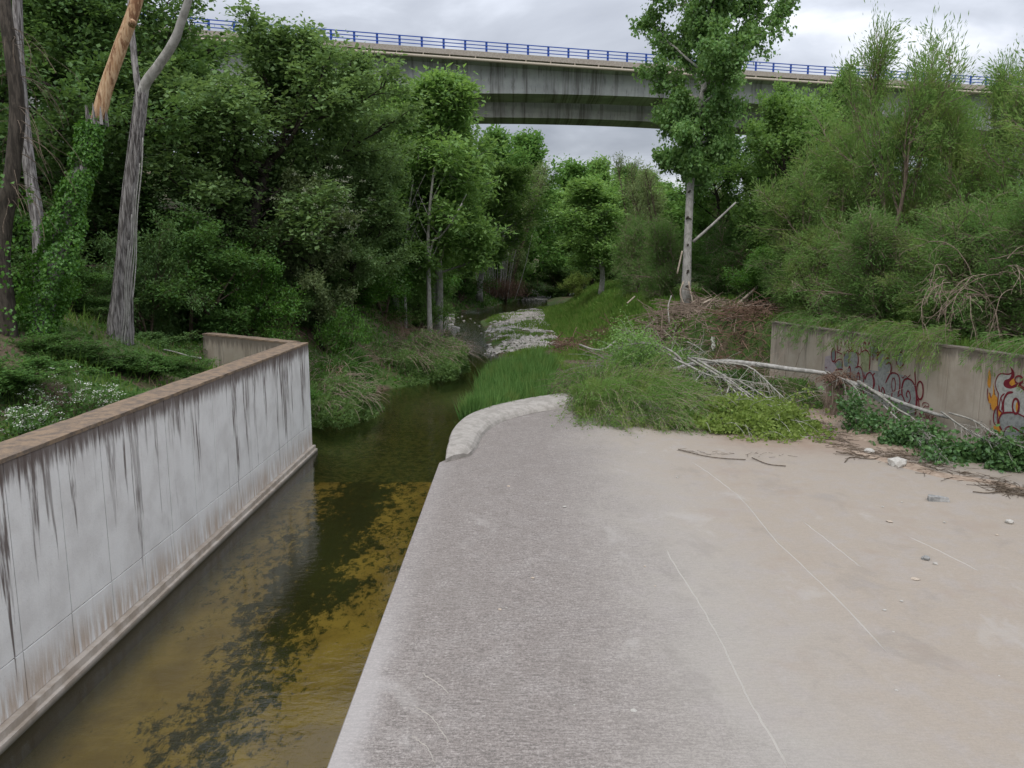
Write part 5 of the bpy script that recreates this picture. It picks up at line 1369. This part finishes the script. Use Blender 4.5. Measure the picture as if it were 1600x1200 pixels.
# silt and twig litter on the apron along the foot of the fallen tree
g = Geo(); r = np.random.default_rng(14)
def litter(pts, n, sp, L0=.15, L1=.7, rad=.007):
    P = bez([G(*p, AZ) for p in pts], n)
    for p in P:
        s = p + [r.normal() * sp, r.normal() * sp * 1.6, .01 + .04 * r.random()]; a = r.random() * 6.28; L = L0 + L1 * r.random() ** 2
        q = limb_path(r, s, np.array([cos(a), sin(a), 0]), L, 5, .4, 0); q[:, 2] = s[2]; g.tube(q, rad, 3, 0, None, False)
litter([(1285, 655), (1310, 690), (1345, 712), (1400, 712), (1470, 738), (1530, 748), (1600, 766)], 420, .22)
litter([(1290, 650), (1340, 668), (1400, 690), (1440, 720)], 300, .3)
litter([(1560, 765), (1600, 772)], 120, .14); litter([(1060, 705), (1110, 708), (1180, 712), (1240, 712)], 26, .10, .1, .4, .005)
tag(g.obj('twig_litter', M['bark_brown']), 'brown twig litter strewn on the apron along the fallen tree', 'litter', kind='stuff')
for k, (pts, lab) in enumerate([([(1060, 702), (1100, 712), (1130, 716), (1165, 718)], 'thin dark stick lying in front of the olive heap'), ([(1320, 722), (1330, 714), (1360, 717), (1390, 713)], 'curved thin twig left of the pale rounded rock'),
        ([(1520, 768), (1545, 770), (1575, 764)], 'thin twig on the apron near the right edge'), ([(1175, 715), (1200, 725), (1228, 728)], 'short dark stick at the tip of the yellow-green leaves')]):
    P = bez([G(*p, AZ + .03) for p in pts], 14); bb = P[0].copy(); tt_ = thing('stick', bb, lab, 'stick'); g = Geo(); g.tube(P - bb, .014, 5); g.obj('stem', M['bark_brown'], tt_, True)
# silt hump at the foot of the wall
def silt(pts, w, h, label, seed):
    P = bez([G(*p, AZ) for p in pts], 40); T = unit(np.gradient(P, axis=0)); S = np.stack([-T[:, 1], T[:, 0], 0 * T[:, 0]], 1); g = Geo(); rows = []
    for u in np.linspace(-1, 1, 11):
        ww = w * (1 + .4 * np.array([mnoise.noise(Vector((p[0], p[1], seed))) for p in P])) * np.sin(np.linspace(.1, 3.04, 40)) ** .5
        Z = h * (1 - u * u) * np.sin(np.linspace(.1, 3.04, 40)) * (1 + .5 * np.array([mnoise.noise(Vector((p[0] * 2, p[1] * 2, seed + u * 2))) for p in P])) - .006
        q = P + S * (u * ww)[:, None]; q[:, 2] = AZ + Z; rows.append(q)
    R_ = np.array(rows); i = np.arange(10)[:, None] * 40; j = np.arange(39)[None]; g.add(R_.reshape(-1, 3), np.stack([i + j, i + j + 1, i + j + 41, i + j + 40], -1).reshape(-1, 4))
    return tag(g.obj('silt', M['silt'], smooth=True), label, 'silt', kind='stuff')
M['silt'] = stone_mat("damp_silt", (.20, .145, .105), (.31, .245, .19))
silt([(1262, 640), (1300, 655), (1345, 668), (1395, 690), (1430, 712)], 1.0, .14, 'low bank of brown silt under the hanging leaves', 1)
silt([(1290, 690), (1340, 708), (1400, 722), (1470, 742), (1540, 752), (1620, 768)], .35, .05, 'thin brown line of silt along the fallen tree', 2)

# ---------------------------------------------------------------- drift pile at the poplar foot, log and pole
g = Geo(); r = np.random.default_rng(33)
def drift(n, boxes, L0, L1, rad):
    for k in range(n):
        x0, x1, y0, y1, Y0, Y1 = boxes[r.integers(len(boxes))]; Y = Y0 + (Y1 - Y0) * r.random(); px = x0 + (x1 - x0) * r.random()
        x = D(px, 500, Y)[0]; z = H(x, Y) + .05 + .55 * r.random() ** 1.5
        a = r.random() * 6.28; d = np.array([cos(a), sin(a) * .7, r.normal() * .35])
        g.tube(limb_path(r, np.array([x, Y, z]), d, L0 + (L1 - L0) * r.random() ** 2, 5, .25, -.3), rad * (.6 + .9 * r.random()), 3, 0, None, False)
drift(1250, [(1000, 1090, 0, 0, 39, 45), (1060, 1200, 0, 0, 37.5, 43), (1020, 1130, 0, 0, 42, 46), (960, 1040, 0, 0, 38.5, 42)], .4, 2.4, .02)
tag(g.obj('drift_pile', M['dry_twig']), 'pile of brown driftwood and dead canes round the poplar foot', 'brushwood', kind='stuff')
g = Geo(); drift(700, [(1120, 1200, 0, 0, 36, 40), (1140, 1210, 0, 0, 34.5, 39)], .4, 1.5, .016); tag(g.obj('drift_pile', M['red_twig']), 'reddish dead brush tumbling down beside the far end of the wall', 'brushwood', kind='stuff')
g = Geo(); drift(420, [(868, 925, 0, 0, 47, 53)], .3, 1.3, .02); drift(160, [(925, 965, 0, 0, 50, 55)], .3, 1.2, .02); tag(g.obj('drift_pile', M['red_twig']), 'low heap of reddish roots over the half buried log', 'brushwood', kind='stuff')
for k, (pts, rad, mat, lab, nm) in enumerate([
    ([(1128, 502, 41), (1150, 478, 41.2), (1185, 447, 41.6), (1224, 411, 42)], .085, 'log', 'leaning broken grey pole sticking out of the drift pile', 'broken_pole'),
    ([(1049, 462, 42), (1044, 480, 41.6), (1046, 505, 41)], .04, 'white_twig', 'upright bleached stick left of the poplar foot', 'stick'),
    ([(1098, 474, 42), (1112, 467, 42.2)], .05, 'log', 'short grey stub right of the poplar foot', 'stick'),
    ([(1094, 494, 40), (1104, 508, 39), (1110, 520, 38.4)], .035, 'log', 'pale bent stick at the front of the drift pile', 'stick'),
    ([(980, 474, 52), (992, 463, 52.4)], .06, 'log', 'short stick on the edge of the bright grass bank', 'stick'),
    ([(1074, 534, 37), (1090, 542, 36.6), (1100, 550, 36.2)], .03, 'white_twig', 'thin pale stick in front of the leafy heap', 'stick'),
    ([(962, 533, 37), (945, 545, 36.6), (928, 546, 36.4), (905, 538, 37)], .05, 'white_twig', 'crooked white branch reaching left from the leafy heap', 'stick')]):
    p0 = D(*pts[0]); t = thing(nm, p0, lab, 'pole' if k == 0 else 'stick'); g = Geo(); g.tube(bez([D(*p) - p0 for p in pts], 12), np.linspace(rad, rad * .75, 12), 8, .05, rg); g.obj('stem', M[mat], t, True)
p0 = G(900, 542, .55); t = thing('log', p0, 'pale half buried log between the gravel and the reddish roots', 'log'); g = Geo()
g.tube(bez([G(884, 536, .62) - p0, G(898, 541, .55) - p0, G(914, 547, .45) - p0], 10), .17, 12, .04, rg); g.obj('stem', M['log'], t, True)
p0 = D(1113, 532, 37.5); t = thing('plastic_scrap', p0, 'white scrap caught in the brush at the foot of the drift pile', 'rubbish'); g = Geo()
for k in range(5): leaf_geo(g, np.array([[0, 0, .25 - k * .1]]) + rg.normal(size=(1, 3)) * .05, np.array([[.2, 0, -1.]]), .38, .2, rg)
g.obj('sheet', M['flower'], t)
# bleached dead twigs tangled over the wall top
b = D(1505, 460, 23.5); b = np.array([b[0], b[1], H(b[0], b[1])]); t = thing('dead_bush', b, 'tangle of bleached dead branches hanging over the bare part of the wall', 'dead bush')
g = Geo(); r = np.random.default_rng(55)
for k in range(20):
    s = D(1540 + r.normal() * 40, 440 + r.normal() * 12, 22.6 + r.random()) - b; d = np.array([-.6 + r.normal() * .8, -.5 * r.random(), .5 + r.normal() * .5])
    q = limb_path(r, s, d, 1.0 + 1.7 * r.random(), 12, .55, -2.4); g.tube(q, np.linspace(.013, .006, 12), 4, 0, None, False)
    for j in range(3, 12):
        if r.random() < .95: g.tube(limb_path(r, q[j], unit(q[j] - q[j - 1]) + r.normal(size=3) * .6, .3 + .5 * r.random(), 5, .3, -.6), .006, 3, 0, None, False)
tag(g.obj('branches', M['dry_twig'], t), kind='stuff')
# feathery sprays drooping over the lettering
for k, (px, py, Y, n, lab) in enumerate([(1395, 520, 26, 34, 'feathery spray drooping over the middle of the lettering'), (1440, 525, 24.6, 34, 'feathery spray drooping over the right end of the lettering'), (1340, 508, 28, 22, 'thin feathery spray at the top left of the lettering'), (1560, 535, 20.6, 26, 'feathery fringe on the wall top above the flame graffiti'), (1230, 500, 31.4, 26, 'feathery fringe over the far end of the wall')]):
    p = D(px, py, Y); xw = float(wall_right_x(Y)); b = np.array([xw + .35, Y, 3.45]); t = thing('drooping_spray', b, lab, 'shrub'); g, gl = Geo(), Geo()
    for i in range(n):
        s = np.array([r.random() * .8, r.normal() * .9, .1 + .5 * r.random()]); q = limb_path(r, s, np.array([-1.0, r.normal() * .5 - .2, .5]), .9 + .9 * r.random(), 8, .2, -2.2)
        g.tube(q, .008, 3, 0, None, False)
        A = np.repeat(q[1:], 12, 0); leaf_geo(gl, A + r.normal(size=A.shape) * .05, np.repeat(np.diff(q, axis=0), 12, 0) * 6 + r.normal(size=A.shape) * .5, .17, .02, r)
    g.obj('stems', M['dry_twig'], t); gl.obj('foliage', M['willow_leaf' if k < 2 else 'tamarisk_leaf'], t)

# ---------------------------------------------------------------- graffiti: flat paint on the wall face
from mathutils.geometry import tessellate_polygon
_A = np.array([*RW[0], 0.]); _B = np.array([*RW[1], 0.]); _wd = unit(_B - _A); _wn = np.array([_wd[1], -_wd[0], 0.])
if _wn[0] > 0: _wn = -_wn
def on_wall(px, py):
    rr = ray(px, py); o = np.array([0, 0, CAMZ]); t = np.dot(_A - o, _wn) / np.dot(rr, _wn); p = o + rr * t
    return np.array([np.dot(p - _A, _wd), p[2]])
def w3(s, z, off): return _A + _wd * s + np.array([0, 0, z]) + _wn * off
_lay = [0.0]
def stroke(g, pts, w, off=.010, closed=False, n=None):
    P = np.array([on_wall(*p) for p in pts])
    if closed: P = np.vstack([P, P[:1]])
    n = n or max(8, len(pts) * 6); P3 = bez(np.c_[P, np.zeros(len(P))], n)[:, :2]
    T = np.gradient(P3, axis=0); T /= np.linalg.norm(T, axis=1)[:, None] + 1e-9; S = np.c_[-T[:, 1], T[:, 0]]
    ww = w * (.85 + .15 * np.sin(np.linspace(0, 9, n)))
    if not closed: ww = ww * np.clip(np.minimum(np.linspace(0, 1, n), np.linspace(1, 0, n)) * 10 + .35, 0, 1)
    _lay[0] += .00012; o = off + _lay[0]
    A = [w3(*(p - s * k * .5), o) for p, s, k in zip(P3, S, ww)]; B = [w3(*(p + s * k * .5), o) for p, s, k in zip(P3, S, ww)]
    g.add(np.array(A + B), [(i, i + 1, i + 1 + n, i + n) for i in range(n - 1)])
def fill(g, pts, off=.004):
    P = np.array([on_wall(*p) for p in pts]); P = bez(np.c_[np.vstack([P, P[:1]]), np.zeros(len(P) + 1)], len(P) * 5)[:-1, :2]
    tr = tessellate_polygon([[Vector((p[0], p[1], 0)) for p in P]]); _lay[0] += .00012
    g.add(np.array([w3(*p, off + _lay[0]) for p in P]), None, [list(t_) for t_ in tr])
def ell(cx, cy, rx, ry, n=10): return [(cx + rx * cos(a), cy + ry * sin(a)) for a in np.linspace(0, 2 * pi, n, endpoint=False)]
L1 = lambda pts: [(1280 + a / 7.5, 500 + b_ / 7.5) for a, b_ in pts]
L2 = lambda pts: [(1460 + a / 7.5, 560 + b_ / 7.5) for a, b_ in pts]
def paint(name, mat, fills=(), strokes=(), w=.05, off=None):
    g = Geo()
    for f in fills: fill(g, f)
    for s in strokes:
        stroke(g, s[0], s[1] if len(s) > 1 and s[1] else w, closed=(len(s) > 2 and s[2]))
    return tag(g.obj(name, M[mat], rwall_off), kind='stuff') if len(fills) + len(strokes) > 1 else g.obj(name, M[mat], rwall_off)
rwall_off = rwall
def shift(o): o.location = (-rwall.location[0], -rwall.location[1], -rwall.location[2]); return o
shift(paint('lilac_patch', 'paint_lilac', [L1([(70, 430), (140, 420), (190, 500), (180, 600), (100, 620), (65, 560)])]))
shift(paint('silver_fill', 'paint_grey', [L1([(350, 380), (410, 368), (450, 430), (455, 560), (430, 640), (350, 600)]), L1([(330, 570), (420, 560), (620, 590), (820, 620), (960, 640), (1060, 690), (1130, 800), (1140, 1000), (1120, 1120), (900, 1060), (700, 960), (480, 820), (330, 720)]),
      L1([(690, 470), (700, 400), (745, 360), (800, 390), (810, 440), (840, 500), (820, 600), (700, 600)]), L1(ell(950, 470, 42, 85)), L1([(590, 310), (605, 250), (640, 305), (680, 330), (680, 390), (640, 440), (600, 420)])]))
shift(paint('blue_grey_fill', 'paint_teal', [L1(ell(170, 410, 24, 76)), L1([(292, 420), (320, 385), (345, 400), (350, 530), (300, 540), (290, 480)]), L1([(185, 520), (230, 480), (270, 500), (270, 580), (220, 570)])]))
shift(paint('green_fill', 'paint_green', [L1([(490, 400), (540, 365), (585, 400), (590, 590), (520, 600), (490, 520)])]))
shift(paint('maroon_lettering', 'paint_red', [], [(L1(s), w) if not c else (L1(s), w, True) for s, w, c in [
    (ell(170, 410, 25, 80), .06, 1), ([(225, 215), (215, 280), (220, 350), (250, 345), (262, 260), (255, 215)], .04, 0), ([(300, 300), (310, 255), (345, 245), (352, 330), (378, 360), (405, 310), (412, 275)], .05, 0), ([(380, 260), (390, 300), (375, 350)], .04, 0),
    ([(290, 430), (315, 375), (345, 360), (352, 440), (350, 510)], .05, 0), ([(350, 372), (410, 362), (452, 400), (462, 470), (452, 545)], .06, 0), (ell(475, 352, 21, 52), .05, 1), (ell(537, 298, 15, 38), .05, 1),
    ([(495, 380), (545, 352), (580, 380), (598, 440), (590, 590)], .05, 0), ([(575, 300), (605, 240), (620, 285), (655, 308), (690, 315), (688, 385), (655, 385)], .05, 0), ([(598, 300), (605, 360), (600, 430)], .04, 0), ([(625, 400), (635, 430), (630, 470)], .04, 0),
    ([(680, 480), (690, 410), (745, 352), (800, 385), (825, 440), (780, 450), (745, 465)], .07, 0), (ell(952, 465, 46, 90), .04, 1), ([(205, 370), (240, 385), (270, 400)], .04, 0), ([(180, 510), (215, 470), (240, 460), (270, 470), (272, 560)], .04, 0), ([(190, 590), (230, 575), (280, 580)], .05, 0),
    ([(345, 570), (360, 545), (372, 600), (362, 700)], .06, 0), ([(425, 560), (470, 545), (500, 575), (520, 680), (530, 800)], .05, 0), (ell(462, 690, 15, 75), .06, 1), ([(525, 610), (540, 690), (560, 640), (600, 615), (630, 660), (640, 760), (612, 880)], .06, 0), ([(660, 620), (635, 650), (655, 720), (640, 800)], .05, 0),
    ([(700, 760), (718, 870), (745, 790), (768, 850), (740, 900)], .06, 0), ([(780, 740), (830, 640), (880, 620), (935, 655), (950, 770), (925, 880)], .06, 0), (ell(875, 760, 22, 80), .04, 1), ([(860, 840), (850, 920), (840, 1000), (825, 1060)], .05, 0),
    ([(980, 900), (972, 800), (1000, 705), (1055, 690), (1110, 740), (1140, 850), (1142, 980), (1125, 1110)], .07, 0), ([(980, 880), (1010, 960), (1045, 972), (1072, 920), (1062, 850), (1040, 832), (1024, 880), (1045, 912)], .05, 0),
    ([(1122, 560), (1130, 700), (1138, 860), (1150, 1000), (1130, 1110)], .05, 0), (ell(1185, 825, 38, 105), .06, 1), ([(1150, 920), (1170, 960), (1175, 1030)], .06, 0), ([(920, 900), (960, 870), (985, 900)], .04, 0), ([(965, 660), (985, 680), (1010, 650), (1040, 670), (1075, 640)], .03, 0),
    ([(480, 850), (510, 810), (530, 880)], .05, 0), ([(800, 1060), (830, 1030), (900, 1100), (940, 1080)], .05, 0), ([(780, 520), (830, 500), (850, 560), (840, 620)], .05, 0),
    ([(1215, 1010), (1220, 975), (1250, 968), (1285, 985), (1285, 1015), (1255, 1015)], .03, 0), ([(1255, 1000), (1225, 1030), (1215, 1080)], .03, 0),
    ([(1205, 1090), (1180, 1095), (1200, 1125), (1175, 1150)], .03, 0), ([(1205, 1095), (1240, 1085)], .025, 0), ([(1222, 1090), (1225, 1150)], .025, 0), ([(1238, 1160), (1255, 1095), (1268, 1160)], .025, 0), ([(1245, 1135), (1265, 1130)], .02, 0),
    ([(1280, 1165), (1280, 1100), (1305, 1110), (1285, 1135), (1315, 1180)], .025, 0), ([(1325, 1110), (1325, 1190)], .025, 0), ([(1350, 1115), (1328, 1150), (1355, 1190)], .025, 0), ([(75, 560), (90, 550), (92, 570)], .03, 0)]]))
shift(paint('orange_flames', 'paint_orange', [L2([(645, 120), (665, 200), (662, 320), (645, 345), (625, 300), (632, 200)]), L2([(692, 280), (715, 420), (742, 470), (752, 600), (720, 590), (690, 610), (668, 560), (672, 460), (690, 400)]),
      L2([(640, 380), (655, 440), (680, 470), (660, 530), (635, 500)]), L2([(745, 600), (800, 640), (765, 700)]), L2([(695, 790), (760, 800), (800, 870), (840, 980), (900, 1080), (830, 1060), (780, 1000), (755, 850), (715, 890)]), L2([(880, 270), (920, 235), (950, 260), (945, 310), (900, 320)])]))
shift(paint('pale_silver_fill', 'paint_white', [L2([(760, 200), (800, 182), (860, 190), (900, 180), (905, 230), (840, 270), (830, 320), (880, 350), (1000, 330), (1080, 400), (1180, 480), (1240, 640), (1200, 760), (1060, 680), (850, 635), (765, 600), (750, 400), (722, 300)])]))
shift(paint('silver_fill', 'paint_grey', [L2([(765, 720), (800, 655), (860, 640), (960, 645), (1060, 690), (1190, 770), (1250, 900), (1230, 1080), (1100, 1100), (870, 1080), (815, 950), (800, 850)]), L2(ell(718, 670, 14, 85))]))
shift(paint('orange_eye', 'paint_orange', [L2(ell(978, 575, 22, 66))]))
shift(paint('maroon_figure', 'paint_red', [L2([(885, 90), (935, 150), (940, 220), (905, 255), (880, 290), (910, 320), (960, 300), (1020, 310), (1070, 350), (1120, 420), (1100, 430), (1040, 370), (980, 335), (900, 355), (840, 340), (812, 300), (830, 255), (880, 235), (905, 190), (905, 140)])], [(L2(s), w) if not c else (L2(s), w, True) for s, w, c in [
    ([(885, 90), (915, 140), (905, 175), (860, 186), (790, 178), (745, 210), (720, 290), (735, 370), (755, 412), (750, 500), (748, 610)], .035, 0), (ell(995, 250, 45, 45), .055, 1), ([(930, 395), (870, 405), (830, 460), (812, 540), (815, 640)], .07, 0), ([(830, 410), (790, 450), (770, 530), (765, 600), (800, 635)], .045, 0), ([(795, 470), (800, 540), (792, 610)], .035, 0),
    (ell(960, 560, 38, 88), .07, 1), ([(762, 720), (790, 655), (850, 635), (960, 640), (1060, 685), (1150, 750), (1240, 860)], .055, 0), ([(762, 700), (765, 780), (812, 858), (850, 812), (900, 798), (970, 830), (1050, 900), (1110, 1000)], .05, 0), ([(805, 850), (812, 920), (850, 1000), (862, 1070)], .05, 0), ([(860, 1030), (885, 998), (930, 998), (985, 1040)], .05, 0),
    ([(735, 560), (702, 650), (702, 745), (728, 778), (748, 735), (740, 560)], .04, 0), ([(757, 840), (740, 900), (722, 980)], .02, 0), ([(752, 850), (765, 930), (775, 1000)], .045, 0), ([(630, 350), (628, 430), (640, 500)], .03, 0), ([(662, 540), (664, 600)], .025, 0), ([(655, 400), (672, 465)], .025, 0), ([(710, 360), (715, 430)], .02, 0),
    ([(660, 720), (660, 780)], .02, 0), ([(625, 850), (640, 820), (645, 880), (628, 940)], .03, 0), ([(655, 815), (660, 880), (650, 940)], .03, 0), ([(640, 870), (685, 830)], .03, 0), ([(672, 820), (684, 880), (665, 940)], .03, 0), ([(632, 900), (688, 900)], .03, 0), ([(605, 800), (600, 860), (606, 880)], .02, 0),
    ([(1100, 420), (1160, 520), (1190, 640)], .06, 0), ([(1040, 900), (1120, 860), (1200, 900)], .05, 0)]]))
